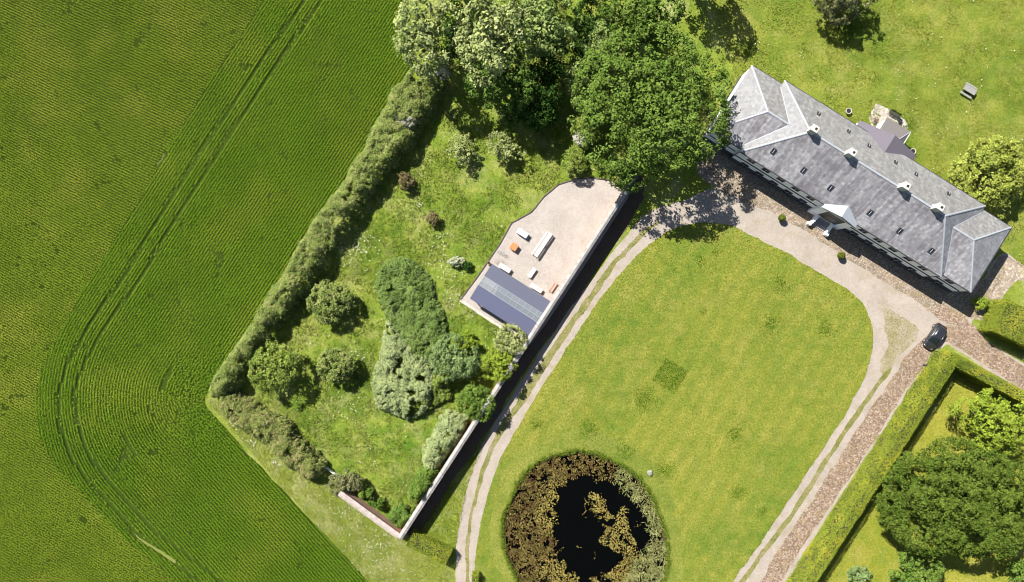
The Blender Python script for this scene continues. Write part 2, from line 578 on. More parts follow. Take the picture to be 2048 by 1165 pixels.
GRAVEL = np.concatenate([GRAVEL, smooth_loop(pxs(inset[::-1]), .6, 0, closed=False)])
sheet("gravel_drive", GRAVEL, .008, M['gravel'])

# cobbled strips of the drive
COB = smooth_loop(pxs([(1395, 345), (1440, 262), (1560, 330), (1700, 400), (1900, 520), (1965, 560), (1990, 528), (2012, 512), (2110, 572), (2040, 556), (2018, 572), (1988, 612), (1972, 638), (1940, 640), (1905, 642), (1880, 632), (1800, 583), (1740, 545), (1680, 508), (1620, 470), (1560, 436), (1500, 408), (1455, 388)]), .3, .10, seed=12)
sheet("cobbled_forecourt", COB, .012, M['cobble'])
LANE = smooth_loop(pxs([(1905, 650), (1945, 650), (1985, 692), (2060, 740), (2260, 862), (2260, 915), (2060, 790), (1930, 705), (1886, 684), (1862, 710), (1804, 794), (1704, 948), (1622, 1068), (1560, 1163), (1472, 1300), (1425, 1300), (1518, 1165), (1565, 1087), (1620, 1003), (1688, 897), (1765, 784), (1815, 708), (1868, 662)]), .3, .10, seed=13)
sheet("cobbled_lane", LANE, .0140, M['brown'])
sheet("leaf_littered_paving", smooth_loop(pxs([(1868, 622), (1888, 612), (1935, 640), (1925, 655), (1900, 648), (1880, 640)]), .3, .12, seed=77), .0165, M['brown'])
sheet("side_path", smooth_loop(pxs([(2010, 513), (2060, 545), (2120, 578), (2120, 596), (2044, 562), (2022, 574), (1992, 614), (1974, 636), (1960, 628), (1985, 590), (2008, 550)]), .3, .08, seed=17), .0155, M['pathstone'])

# grass between the wheel tracks
sheet("track_verge", smooth_loop(pxs([(1772, 742), (1781, 744), (1739, 800), (1678, 890), (1598, 1017), (1494, 1160), (1412, 1290), (1404, 1290), (1483, 1160), (1586, 1017), (1667, 890), (1728, 800)]), .3, .06, seed=18), .0125, M['strip'])
sheet("worn_track_grass", smooth_loop(pxs([(1770, 618), (1800, 632), (1835, 655), (1832, 672), (1800, 712), (1772, 750), (1762, 735), (1772, 690)]), .3, .2, seed=19), .0100, M['thin'])
sheet("wheel_track_verge", smooth_loop(pxs([(925, 1300), (932, 1165), (931, 1090), (942, 1020), (955, 965), (974, 905), (1000, 850), (1040, 790), (1080, 728), (1130, 655), (1180, 585), (1212, 540), (1250, 497), (1285, 463), (1320, 440), (1318, 448), (1285, 473), (1252, 508), (1218, 551), (1188, 597), (1140, 663), (1092, 738), (1052, 800), (1012, 857), (982, 912), (962, 968), (948, 1022), (939, 1090), (938, 1165), (934, 1300)]), .25, .10, seed=21), .012, M['strip'])
sheet("wall_bed_and_shade", smooth_loop(pxs([(1268, 356), (1292, 372), (1284, 402), (1237, 478), (1182, 558), (1122, 642), (1078, 704), (1042, 756), (1011, 804), (992, 835), (955, 892), (905, 965), (842, 1062), (812, 1058), (880, 952), (948, 845), (1010, 750), (1100, 612), (1190, 474)]), .3, .08, seed=22), .011, M['soil'])  # upper stretch is soil bed; lower stretch paints in the wall's cast shadow
sheet("shaded_bed", smooth_loop(pxs([(1290, 370), (1330, 345), (1400, 330), (1440, 360), (1420, 378), (1370, 396), (1320, 412), (1285, 425)]), .3, .15, seed=24), .0115, M['ground'])

# courtyard lawn, mown ring, pond
sheet("courtyard_lawn", LAWN, .045, M['lawn'], holes=[RING], drop=.04)
sheet("mown_pond_bank", RING, .047, M['ring'], holes=[POND], drop=0)
bank = MB()
nP = len(POND)
cpt = POND.mean(0)
for k, (s_, z_) in enumerate(((1.0, .047), (.985, -.15), (.95, -.42), (.80, -.75))):
    for p in POND:
        q = cpt + (p - cpt) * s_
        bank.v.append((q[0], q[1], z_))
for k in range(3):
    for i in range(nP):
        j = (i + 1) % nP
        bank.f.append((k * nP + i, k * nP + j, (k + 1) * nP + j, (k + 1) * nP + i))
tag(bank.build("pond_bank", gravel_mat("pond_mud", (.03, .022, .01), (.055, .04, .02), (.09, .07, .035)), smooth=True), kind="structure")
wm, nt, p = nodes("pond_water")
p.inputs["Base Color"].default_value = (.0012, .0013, .001, 1)
p.inputs["Roughness"].default_value = .08
p.inputs["Specular IOR Level"].default_value = .12
nbump(nt, p, nnoise(nt, npos(nt), 2.5, 3), .05, .03)
WATER = np.array([cpt + (q - cpt) * .99 for q in POND])
sheet("pond_water", WATER, -.38, wm)

# patio
PATIO_PX = [(920, 600), (958, 549), (1000, 487), (1023, 446), (1040, 437), (1063, 424), (1088, 393), (1117, 369), (1150, 359), (1182, 356), (1222, 361), (1240, 378), (1262, 380), (1256, 396), (1180, 515), (1095, 644), (1060, 690), (1010, 660)]
sheet("patio", pxs(PATIO_PX), .03, M['patio'], drop=.03)
ed = MB()
epx = [(1222, 361), (1182, 356), (1150, 359), (1117, 369), (1088, 393), (1063, 424), (1040, 437), (1023, 446), (1000, 487), (958, 549), (920, 600)]
ew = [W(a, b) for a, b in epx]
for a, b in zip(ew[:-1], ew[1:]):
    d = b - a
    ed.box(((a + b) / 2 + Vector((0, 0, .07))), (d.length + .1, .13, .2), rz=math.atan2(d.y, d.x))
tag(ed.build("garden_edging", plain("edging_wood", (.09, .07, .055), .8)), "low dark timber edging curving round the pale gravel patio", "edging")
ed = MB()
ew = [W(a, b) for a, b in [(920, 601), (1010, 661)]]
d = ew[1] - ew[0]
ed.box((ew[0] + ew[1]) / 2 + Vector((0, 0, .05)), (d.length, .35, .12), rz=math.atan2(d.y, d.x))
tag(ed.build("paving_edge", plain("pale_stone", (.5, .44, .38), .8)), "pale stone paving edge on the open side of the shed", "edging")
sheet("terrace", smooth_loop(pxs([(1755, 206), (1767, 213), (1788, 226), (1816, 244), (1812, 262), (1790, 262), (1770, 262), (1748, 258), (1738, 236), (1744, 222)]), .3, .1, seed=31), .02, M['terrace'], drop=.02)

# ------------------------------------------------------------------ the crop
A_LINE = np.array(pxs([(880, 50), (806, 185), (734, 302), (660, 398), (612, 465), (556, 560), (503, 648), (443, 735), (415, 785)]))
B_LINE = np.array(pxs([(413, 815), (470, 880), (560, 975), (650, 1070), (740, 1168), (850, 1300)]))
BORDER = np.concatenate([A_LINE, B_LINE])
TRACK_A = np.array(pxs([(690, -130), (610, 0), (520, 130), (430, 260), (340, 400), (250, 550), (180, 650), (135, 730), (117, 790), (120, 850), (140, 910), (185, 970), (240, 1030), (290, 1078), (345, 1120), (410, 1172), (520, 1300)]))
TRACK_B = np.array(pxs([(730, -130), (642, 0), (555, 130), (465, 260), (375, 400), (285, 550), (215, 650), (167, 730), (150, 785), (155, 845), (172, 900), (212, 955), (262, 1010), (312, 1062), (370, 1105), (440, 1160), (560, 1300)]))

P = []; D = []
ROW = .43
# rows following the edge, by marching parallel curves
lineA = (A_LINE[0], A_LINE[-1]); lineB = (B_LINE[0], B_LINE[-1])
def unit(v): return v / np.linalg.norm(v)
dA = unit(A_LINE[-1] - A_LINE[1]); dB = unit(B_LINE[-1] - B_LINE[0])
nA = np.array([dA[1], -dA[0]]); nA = nA if nA @ (np.array(W(0, 400)[:2]) - A_LINE[3]) > 0 else -nA
nB = np.array([dB[1], -dB[0]]); nB = nB if nB @ (np.array(W(0, 1100)[:2]) - B_LINE[1]) > 0 else -nB
corner = np.array(W(414, 798)[:2])
a0 = math.atan2(nA[1], nA[0]); a1 = math.atan2(nB[1], nB[0])
if a1 < a0: a1 += 2 * math.pi
step = .17
for k in range(-9, 82):
    d = .15 + k * ROW
    s = np.arange(0, 75, step)
    P.append(corner - dA[None] * s[:, None] + nA[None] * d); D.append(np.tile(dA, (len(s), 1)))
    if d <= .2: continue
    na = max(int((a1 - a0) * d / step), 2)
    an = np.linspace(a0, a1, na)
    P.append(corner + d * np.stack([np.cos(an), np.sin(an)], 1)); D.append(np.stack([-np.sin(an), np.cos(an)], 1))
    s = np.arange(0, 60, step)
    P.append(corner + dB[None] * s[:, None] + nB[None] * d); D.append(np.tile(dB, (len(s), 1)))
HP = np.concatenate(P); HD = np.concatenate(D)
# interior rows, drilled at another angle
INT_B = np.array(pxs([(640, -160), (524, 9), (420, 165), (322, 325), (285, 395), (225, 490), (165, 585), (120, 670), (85, 740), (70, 800), (80, 870), (110, 930), (190, 1010), (255, 1080), (330, 1140), (470, 1300)]))
intpoly = np.concatenate([INT_B, np.array(pxs([(-320, 1300), (-320, -160)]))])
hin = pip(HP[:, 0], HP[:, 1], intpoly)
HP, HD = HP[~hin], HD[~hin]
P = []; D = []
for k in range(-160, 260):
    c = k * ROW
    x = np.arange(-100, -22, step)
    th = math.radians(24.5 + 6.0 * np.clip((40 - c) / 90, 0, 1))
    y = c + (x + 60) * -math.tan(th) + .25 * np.sin(x * .13 + c * .05)
    P.append(np.stack([x, y], 1)); D.append(np.tile(np.array([math.cos(th), -math.sin(th)]), (len(x), 1)))
IP = np.concatenate(P); ID = np.concatenate(D)
iin = pip(IP[:, 0], IP[:, 1], intpoly)
IP, ID = IP[iin], ID[iin]
PP = np.concatenate([HP, IP]); DD = np.concatenate([HD, ID])
isint = np.concatenate([np.zeros(len(HP), bool), np.ones(len(IP), bool)])
ok = pip(PP[:, 0], PP[:, 1], FIELD) & (PP[:, 0] > -86) & (np.abs(PP[:, 1]) < 52)
PP, DD, isint = PP[ok], DD[ok], isint[ok]
tr = np.minimum(seg_dist(PP[:, 0], PP[:, 1], TRACK_A), seg_dist(PP[:, 0], PP[:, 1], TRACK_B))
soil_line = np.array(pxs([(262, 1062), (285, 1080), (306, 1094), (332, 1112), (355, 1127)]))
sd = seg_dist(PP[:, 0], PP[:, 1], soil_line)
gap = vnoise(PP[:, 0], PP[:, 1], .5, 3) * .6 + vnoise(PP[:, 0], PP[:, 1], 1.6, 4) * .4
cd_ = np.hypot(PP[:, 0] - corner[0], PP[:, 1] - corner[1])
PP = PP + RNG.normal(size=PP.shape) * (np.clip(1 - cd_ / 11, 0, 1) * .13)[:, None]
keep = (tr > .16 + .2 * RNG.random(len(PP))) & (sd > .4 * RNG.random(len(PP)) + .1) & (gap > .10 + .14 * RNG.random(len(PP)))
for sp in (([(248, 872), (262, 895), (272, 912)], .3), ([(345, 735), (330, 765), (322, 780)], .3), ([(333, 304), (325, 318), (316, 333)], .25)):
    keep &= seg_dist(PP[:, 0], PP[:, 1], np.array(pxs(sp[0]))) > sp[1]
PP, DD, tr, isint = PP[keep], DD[keep], tr[keep], isint[keep]
vig = .82 + .42 * (vnoise(PP[:, 0], PP[:, 1], .12, 5) * .5 + vnoise(PP[:, 0], PP[:, 1], .45, 6) * .5)
nrm = np.stack([-DD[:, 1], DD[:, 0]], 1)
K = 6
n = len(PP)
cen = np.repeat(PP, K, 0) + np.repeat(nrm, K, 0) * RNG.normal(0, .060, (n * K, 1)) + np.repeat(DD, K, 0) * RNG.normal(0, .07, (n * K, 1))
hh = np.repeat(vig, K) * RNG.uniform(.10, .38, n * K)
Pn = np.concatenate([cen, hh[:, None]], 1)
Nn = RNG.normal(size=(n * K, 3)) * .55; Nn[:, 2] += .7; Nn += np.array(-SUN_DIR) * .5
Q = leaf_quads(Pn, Nn, np.repeat(vig, K) * .185, .5)
# two tones of one crop: the headland is lusher, the inner field yellower
M['crop_head'] = leaf_mat("headland_crop_leaf", (.078, .152, .008), (.138, .23, .017), .15, .06, alt=(.195, .245, .024), altamt=.6)
M['crop_in'] = leaf_mat("inner_crop_leaf", (.115, .172, .012), (.19, .248, .025), .15, .09, alt=(.275, .295, .042), altamt=.55)
mI = np.repeat(isint, K)
yel = np.zeros_like(mI) & np.repeat((PP[:, 1] < -4) & (vnoise(PP[:, 0], PP[:, 1], .08, 8) * 26 - 13 > PP[:, 1] + 16), K)
o = quads("crop_rows", Q[~(mI | yel)], M['crop_head']); tag(o, "dark green crop in drilled rows along the hedge side of the field", "crop", kind="stuff")
o = quads("crop_rows", Q[mI | yel], M['crop_in']); tag(o, "yellowish green crop rows filling the inner field at left", "crop", kind="stuff")
sheet("bare_patch", smooth_loop(pxs([(329, 304), (335, 304), (329, 320), (317, 335), (314, 332), (322, 318)]), .3, .16, seed=43), .008, M['baresoil'])
sheet("bare_soil", smooth_loop(pxs([(268, 1066), (285, 1078), (308, 1092), (335, 1110), (352, 1123), (350, 1127), (330, 1114), (304, 1097), (282, 1083)]), .3, .06, seed=41), .008, M['baresoil'])

# ------------------------------------------------------------------ grass tufts, flowers, reeds
def scatter(poly, n, seed, holes=()):
    rng = np.random.default_rng(seed)
    poly = np.asarray(poly)
    lo = np.maximum(poly.min(0), [-84, -50]); hi = np.minimum(poly.max(0), [84, 50])
    X = rng.uniform(lo[0], hi[0], n); Y = rng.uniform(lo[1], hi[1], n)
    k = pip(X, Y, poly)
    for h in holes: k &= ~pip(X, Y, h)
    return X[k], Y[k]

def tufts(name, X, Y, size, hgt, mat, label, cat="grass", lean=.5, K=3, seed=1, z=0.0):
    rng = np.random.default_rng(seed)
    n = len(X)
    sz = np.broadcast_to(np.asarray(size), (n,))
    P = np.stack([np.repeat(X, K), np.repeat(Y, K), np.zeros(n * K)], 1)
    P[:, :2] += rng.normal(size=(n * K, 2)) * np.repeat(sz, K)[:, None] * .4
    P[:, 2] = z + rng.uniform(.2, 1, n * K) * hgt
    N = rng.normal(size=(n * K, 3)) * lean; N[:, 2] += .8
    return tag(quads(name, leaf_quads(P, N, np.repeat(sz, K), .4, rng), mat), label, cat, kind="stuff")

PATIO = np.array(pxs(PATIO_PX))
COURT = LAWN
M['tuft'] = leaf_mat("meadow_tuft_leaf", (.07, .125, .010), (.21, .235, .048), .25, .25, alt=(.26, .25, .09), altamt=.6)
M['tuft_lawn'] = leaf_mat("lawn_tuft_leaf", (.105, .138, .014), (.225, .212, .034), .25, .12, alt=(.25, .24, .03), altamt=.5)
M['tuft_back'] = leaf_mat("back_tuft_leaf", (.09, .14, .012), (.21, .225, .042), .25, .16, alt=(.25, .25, .04), altamt=.5)
M['tuft_dry'] = leaf_mat("verge_tuft_leaf", (.13, .16, .02), (.27, .28, .07), .25, .3, alt=(.38, .36, .19), altamt=.7)
M['lush'] = leaf_mat("lush_tuft_leaf", (.035, .095, .004), (.08, .155, .012), .25, .5)
X, Y = scatter(MEADOW, 95000, 1, [PATIO])
g = vnoise(X, Y, .35, 21) * .6 + vnoise(X, Y, 1.3, 22) * .4
k = g > .28 + .25 * np.random.default_rng(2).random(len(X))
tufts("meadow_grass", X[k], Y[k], .11 + .18 * g[k], .22, M['tuft'], "unmown tufted grass covering the walled garden", seed=3)
X, Y = scatter(COURT, 90000, 4, [POND])
tufts("lawn_grass", X, Y, .13, .06, M['tuft_lawn'], "short mown grass of the courtyard lawn", K=2, seed=5, z=.045)
X, Y = scatter(pxs(BACK_PX), 60000, 6)
g = vnoise(X, Y, .5, 23)
k = g > .15 + .3 * np.random.default_rng(3).random(len(X))
tufts("lawn_grass", X[k], Y[k], .12 + .12 * g[k], .12, M['tuft_back'], "rough flowering grass of the lawn behind the manor", K=2, seed=7)
vpoly = pxs([(413, 800), (430, 800), (560, 890), (640, 960), (690, 985), (805, 1080), (905, 1135), (912, 1300), (850, 1300), (740, 1166), (560, 972)])
X, Y = scatter(vpoly, 40000, 8)
tufts("verge_grass", X, Y, .18, .18, M['tuft_dry'], "pale dry grass on the verge between crop and bottom hedge", seed=9)
v2 = pxs([(850, 1040), (985, 852), (938, 962), (914, 1085), (908, 1100), (830, 1060)])
X, Y = scatter(v2, 9000, 18)
tufts("verge_grass", X, Y, .15, .12, M['tuft_back'], "short grass between the long wall and the wheel tracks", seed=19)
X, Y = scatter(pxs(SIDE_PX), 16000, 28)
tufts("lawn_grass", X, Y, .15, .1, M['tuft_dry'], "yellowish lawn inside the clipped hedge", K=2, seed=29)
# lusher dark patches
sp = [(1340, 752, 2.1), (1562, 570, 1.6), (1650, 657, 1.3), (1475, 985, 1.3), (1525, 1022, .9), (1400, 522, .8), (1495, 98, 1.7), (1290, 800, 2.2), (1540, 650, 1.6), (1075, 850, 1.2), (1470, 868, 1.6), (1250, 905, 1.5), (1330, 940, 1.6), (925, 405, 1.7), (855, 400, 1.2), (615, 850, 1.8), (1820, 250, 1.2), (1890, 420, 1.3), (960, 420, 1.5), (1180, 860, 1.8), (1408, 625, .6), (1430, 505, .6), (1700, 60, 2.4), (770, 980, 1.4), (745, 900, 1.2)]
XX = []; YY = []
rg = np.random.default_rng(12)
for px, py, r in sp:
    c = W(px, py)
    m_ = int((230 if r == 2.1 else 95) * r * r)
    if (px, py) == (1340, 752):
        a = rg.uniform(-1, 1, (m_, 2)) * r * .95
        ca, sa = math.cos(.55), math.sin(.55)
        a = np.stack([a[:, 0] * ca - a[:, 1] * -sa, a[:, 0] * -sa + a[:, 1] * ca], 1)
    else:
        a = rg.normal(size=(m_, 2)) * r * .5
    XX.append(c.x + a[:, 0]); YY.append(c.y + a[:, 1])
X = np.concatenate(XX); Y = np.concatenate(YY)
tufts("lush_grass", X, Y, .16, .08, M['lush'], "darker lush patches of grass scattered over the lawns", seed=13, z=.045, K=2)
# white meadow flowers
rg = np.random.default_rng(31)
XX = []; YY = []
for poly, nn, thr, hl in ((MEADOW, 5200, .56, [PATIO]), (pxs(BACK_PX), 1500, .5, []), (vpoly, 2000, .5, [])):
    X, Y = scatter(poly, nn, nn, hl)
    g = vnoise(X, Y, .28, 33) * .6 + vnoise(X, Y, .9, 34) * .4
    k = g > thr
    XX.append(X[k]); YY.append(Y[k])
for px, py, r, m_ in ((700, 500, 2.6, 130), (720, 480, 2, 80), (900, 540, 2.2, 120), (880, 480, 2, 70), (905, 600, 1.2, 60), (720, 700, 1.2, 40), (700, 820, 2.0, 50), (560, 910, 1.2, 30), (700, 1010, 2.4, 160), (760, 1090, 2.5, 160), (470, 850, 1, 40), (505, 885, 1.0, 40), (550, 925, .8, 40), (840, 410, .4, 25), (615, 515, 1.5, 30)):
    c = W(px, py); a = rg.normal(size=(m_, 2)) * r * .6
    XX.append(c.x + a[:, 0]); YY.append(c.y + a[:, 1])
X = np.concatenate(XX); Y = np.concatenate(YY)
n = len(X)
Pf = np.stack([X, Y, rg.uniform(.16, .34, n)], 1)
Nf = rg.normal(size=(n, 3)) * .3; Nf[:, 2] += 1
fl = leaf_mat("white_petal", (.42, .43, .28), (.58, .58, .46), .2, 1.0)
tag(quads("meadow_flowers", leaf_quads(Pf, Nf, rg.uniform(.06, .19, n), .95, rg), fl), "small white and cream flower heads dotted through the grass", "flowers", kind="stuff")

# pond plants
cx, cy = cpt
ang = lambda X, Y: np.arctan2(Y - cy, X - cx)
pr = np.hypot(POND[:, 0] - cx, POND[:, 1] - cy); pa = np.arctan2(POND[:, 1] - cy, POND[:, 0] - cx)
srt = np.argsort(pa)
def rel(X, Y):
    return np.hypot(X - cx, Y - cy) / np.interp(ang(X, Y), pa[srt], pr[srt], period=2 * math.pi)
OPEN = smooth_loop(pxs([(1165, 950), (1200, 958), (1222, 968), (1250, 985), (1272, 1010), (1290, 1050), (1298, 1082), (1278, 1100), (1260, 1120), (1250, 1160), (1215, 1180), (1160, 1195), (1125, 1170), (1115, 1120), (1115, 1085), (1098, 1045), (1105, 1010), (1100, 975), (1125, 975), (1145, 960)]), .4, .15, seed=52)
# floating weed
WEED = [smooth_loop(pxs(p_), .3, .16, seed=60 + i) for i, p_ in enumerate((
    [(1183, 1012), (1205, 1005), (1218, 1022), (1232, 1032), (1248, 1016), (1262, 1022), (1255, 1045), (1260, 1065), (1274, 1090), (1262, 1108), (1240, 1108), (1218, 1098), (1196, 1088), (1210, 1070), (1206, 1050), (1188, 1032)],
    [(1178, 982), (1192, 985), (1202, 995), (1190, 1000), (1180, 995)],
    [(1085, 965), (1110, 960), (1140, 950), (1130, 968), (1112, 978), (1118, 1000), (1105, 1030), (1110, 1050), (1095, 1075), (1075, 1060), (1070, 1010)],
    [(1080, 1120), (1105, 1110), (1125, 1120), (1140, 1150), (1155, 1148), (1160, 1175), (1120, 1195), (1085, 1180), (1070, 1150)],
    [(1180, 1160), (1215, 1150), (1250, 1120), (1275, 1105), (1290, 1130), (1265, 1170), (1220, 1190)]))]
M['reed'] = leaf_mat("reed_blade", (.09, .07, .02), (.27, .22, .07), .2, .5, alt=(.11, .05, .03), altamt=.75)
M['reed_green'] = leaf_mat("green_reed_blade", (.13, .15, .04), (.34, .34, .15), .2, .5, alt=(.14, .12, .03), altamt=.5)
M['weed'] = leaf_mat("pond_weed_leaf", (.12, .105, .025), (.29, .245, .07), .12, .7, alt=(.20, .11, .035), altamt=.6)
def blades(X, Y, z0, length, width, rng, flat=.7):
    n = len(X)
    a = rng.uniform(0, 2 * math.pi, n)
    tilt = rng.uniform(.2, 1.0, n) * flat
    L = length * rng.uniform(.5, 1.2, n)
    d = np.stack([np.cos(a) * np.sin(tilt * 1.5), np.sin(a) * np.sin(tilt * 1.5), np.cos(tilt * 1.5)], 1)
    s = np.stack([-np.sin(a), np.cos(a), np.zeros(n)], 1) * width * .5
    b = np.stack([X, Y, np.full(n, z0)], 1)
    t = b + d * L[:, None]
    m_ = b + d * L[:, None] * .55 + np.array([0, 0, .08])
    return np.stack([b - s, m_ - s * .9, t, m_ + s * .9], 1)
X, Y = scatter(POND, 60000, 51, [OPEN])
r = rel(X, Y); th = ang(X, Y)
rg = np.random.default_rng(55)
east = (th > -1.0) & (th < 1.15)
k = (r < .97) & (vnoise(X, Y, 1.2, 53) * .7 + rg.random(len(X)) * .3 > np.where(east, .40, .36))
od = seg_dist(X, Y, np.concatenate([OPEN, OPEN[:1]]))
k &= (od > .15) & (rg.random(len(X)) < .35 + od * .5) & (vnoise(X, Y, 2.6, 58) > .25)
for w in WEED[:1] + WEED[2:4]:
    k &= ~(pip(X, Y, w) & (rg.random(len(X)) < .85))
tag(quads("reed_bed", blades(X[k & ~east], Y[k & ~east], -.36, .55, .13, rg), M['reed']), "brown and olive reed bed on the left side of the pond", "reeds", kind="stuff")
tag(quads("reed_bed", blades(X[k & east], Y[k & east], -.36, .85, .11, rg, .9), M['reed_green']), "pale green flattened reeds on the right side of the pond", "reeds", kind="stuff")
XX = []; YY = []
for i, w in enumerate(WEED):
    X, Y = scatter(w, int(np.prod(w.max(0) - w.min(0)) * 62), 70 + i)
    XX.append(X); YY.append(Y)
X = np.concatenate(XX); Y = np.concatenate(YY)
k = vnoise(X, Y, 1.1, 77) * .6 + vnoise(X, Y, 3.0, 78) * .4 > .36
X, Y = X[k] + rg.normal(size=k.sum()) * .13, Y[k] + rg.normal(size=k.sum()) * .13
Xs, Ys = scatter(OPEN, 2600, 88)
ks = vnoise(Xs, Ys, .8, 89) > .82
X = np.concatenate([X, Xs[ks]]); Y = np.concatenate([Y, Ys[ks]])
Pw = np.stack([X, Y, rg.uniform(-.37, -.28, len(X))], 1)
Nw = rg.normal(size=(len(X), 3)) * .3; Nw[:, 2] += 1
tag(quads("pond_weed", leaf_quads(Pw, Nw, rg.uniform(.12, .26, len(X)), .7, rg), M['weed']), "ochre and rust floating weed on the black pond water", "pond weed", kind="stuff")
# green fringe of the bank
e = POND[rg.integers(0, len(POND), 2600)] 
e = cpt + (e - cpt) * rg.uniform(.985, 1.015, (len(e), 1)) + rg.normal(size=e.shape) * .12
tufts("pond_fringe", e[:, 0], e[:, 1], .24, .32, leaf_mat("bank_tuft_leaf", (.05, .10, .006), (.17, .21, .03), .25, .3), "taller green grass fringing the pond edge", seed=14, z=.02)

# ------------------------------------------------------------------ the manor house
HA = math.radians(-32.0)
HC = W(1726, 358, 5.6); HC = Vector((HC.x, HC.y, 0))
def HL(px, py, z):
    p = W(px, py, z) - Vector((HC.x, HC.y, 0))
    c, s = math.cos(-HA), math.sin(-HA)
    return Vector((c * p.x - s * p.y, s * p.x + c * p.y, z))
def on_roof(px, py, z0=5.6, half=5.95, tanp=4.1 / 6.0, side=-1):
    """where the line of sight meets the main roof slope"""
    z = 7.0
    for _ in range(30):
        l = HL(px, py, z)
        z = .5 * z + .5 * (z0 + (half - side * l.y) * tanp)
    return HL(px, py, z)

mw, nt, p = nodes("limewashed_wall")
v = nnoise(nt, nobj(nt), 1.2, 5, .65)
nt.links.new(nramp(nt, v, [(.3, (.82, .82, .81)), (.7, (.88, .88, .88))]), p.inputs["Base Color"])
p.inputs["Roughness"].default_value = .85
M['wall'] = mw
M['plinth'] = plain("tarred_plinth", (.05, .05, .055), .7)
M['lead'] = plain("lead_flashing", (.27, .285, .315), .5, var=.14, scale=3)
M['zinc'] = plain("white_zinc", (.25, .27, .30), .45, var=.06, scale=1.5)
M['dark'] = plain("dark_metal", (.03, .03, .035), .5)
M['glass'] = plain("window_glass", (.012, .016, .022), .08, spec=.6)
M['white'] = plain("white_paint", (.78, .77, .74), .55, var=.05)
M['chim'] = plain("chimney_render", (.42, .40, .36), .85, var=.12, scale=4)
M['soot'] = plain("soot", (.012, .011, .01), .9)
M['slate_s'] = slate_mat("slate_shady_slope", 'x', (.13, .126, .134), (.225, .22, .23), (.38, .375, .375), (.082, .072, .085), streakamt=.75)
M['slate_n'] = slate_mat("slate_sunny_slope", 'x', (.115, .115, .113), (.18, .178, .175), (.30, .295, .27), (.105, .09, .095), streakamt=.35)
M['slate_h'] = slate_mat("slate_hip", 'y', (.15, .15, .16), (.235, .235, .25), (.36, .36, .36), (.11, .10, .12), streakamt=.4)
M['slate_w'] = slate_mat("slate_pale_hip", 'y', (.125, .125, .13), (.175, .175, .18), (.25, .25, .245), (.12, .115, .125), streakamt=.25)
M['felt'] = plain("felt_roof", (.10, .088, .108), .8, var=.12, scale=9)
M['felt2'] = plain("felt_roof_porch", (.125, .112, .108), .85, var=.14, scale=9)
M['stone'] = plain("step_stone", (.22, .21, .21), .8, var=.2, scale=5)

house = empty("manor_house", HC, HA, "long white manor house under hipped grey slate roof facing the lawn", "house")

HALF, EZ, RZ = 5.95, 5.6, 9.7
def hip_roof(name, x0, x1, half, ez, rz, r0, r1, mats, open0=False, open1=False, y0=0.0):
    """hipped roof; r0/r1 ridge ends; mats = south, north, end0, end1"""
    mb = MB()
    t = .12
    A, B, Cc, D_ = (x0, y0 - half, ez), (x1, y0 - half, ez), (x1, y0 + half, ez), (x0, y0 + half, ez)
    R0, R1 = (r0, y0, rz), (r1, y0, rz)
    low = [(q[0], q[1], q[2] - t) for q in (A, B, Cc, D_)]
    mb.v = [A, B, Cc, D_, R0, R1] + low
    mb.f = [(0, 1, 5, 4), (2, 3, 4, 5), (3, 0, 4), (1, 2, 5), (6, 7, 1, 0), (7, 8, 2, 1), (8, 9, 3, 2), (9, 6, 0, 3), (9, 8, 7, 6)]
    o = mb.build(name, mats, house)
    for i, mi in enumerate((0, 1, 2, 3, 0, 0, 0, 0, 0)):
        o.data.polygons[i].material_index = mi
    return o
def caps(parent, lines, w=.26, lift=.03):
    for a, b in lines:
        a, b = Vector(a), Vector(b)
        d = b - a
        u = d.normalized()
        side = u.cross(Vector((0, 0, 1))).normalized() * w / 2
        up = Vector((0, 0, lift))
        mb = MB()
        mb.v = [a + side + up * .2, b + side + up * .2, a + up * 2.2, b + up * 2.2, a - side + up * .2, b - side + up * .2,
                a + side - up * 3, b + side - up * 3, a - side - up * 3, b - side - up * 3]
        mb.f = [(0, 1, 3, 2), (2, 3, 5, 4), (0, 6, 7, 1), (4, 5, 9, 8), (0, 2, 4, 8, 6), (1, 7, 9, 5, 3), (6, 8, 9, 7)]
        mb.build("ridge_cap", M['lead'], parent)

MX = 16.8
roof = hip_roof("roof", -MX, MX, HALF, EZ, RZ, -MX + 6.0, MX - 6.0, [M['slate_s'], M['slate_n'], M['slate_w'], M['slate_h']])
caps(roof, [((-MX + 6, 0, RZ), (MX - 6, 0, RZ)), ((-MX, -HALF, EZ), (-MX + 6, 0, RZ)), ((-MX, HALF, EZ), (-MX + 6, 0, RZ)),
            ((MX, -HALF, EZ), (MX - 6, 0, RZ)), ((MX, HALF, EZ), (MX - 6, 0, RZ))])
PH, PEZ, PRZ = 5.45, 5.3, 7.95
ro = hip_roof("roof", -21.9, -MX + 4.2, PH, PEZ, PRZ, -16.9, -MX + 4.2, [M['slate_s'], M['slate_n'], M['slate_w'], M['slate_h']])
caps(ro, [((-16.9, 0, PRZ), (-13.4, 0, PRZ)), ((-21.9, -PH, PEZ), (-16.9, 0, PRZ)), ((-21.9, PH, PEZ), (-16.9, 0, PRZ))])
ro = hip_roof("roof", MX - 4.2, 21.7, PH, PEZ, PRZ, MX - 4.2, 16.75, [M['slate_s'], M['slate_n'], M['slate_h'], M['slate_h']])
caps(ro, [((13.4, 0, PRZ), (16.75, 0, PRZ)), ((21.7, -PH, PEZ), (16.75, 0, PRZ)), ((21.7, PH, PEZ), (16.75, 0, PRZ))])
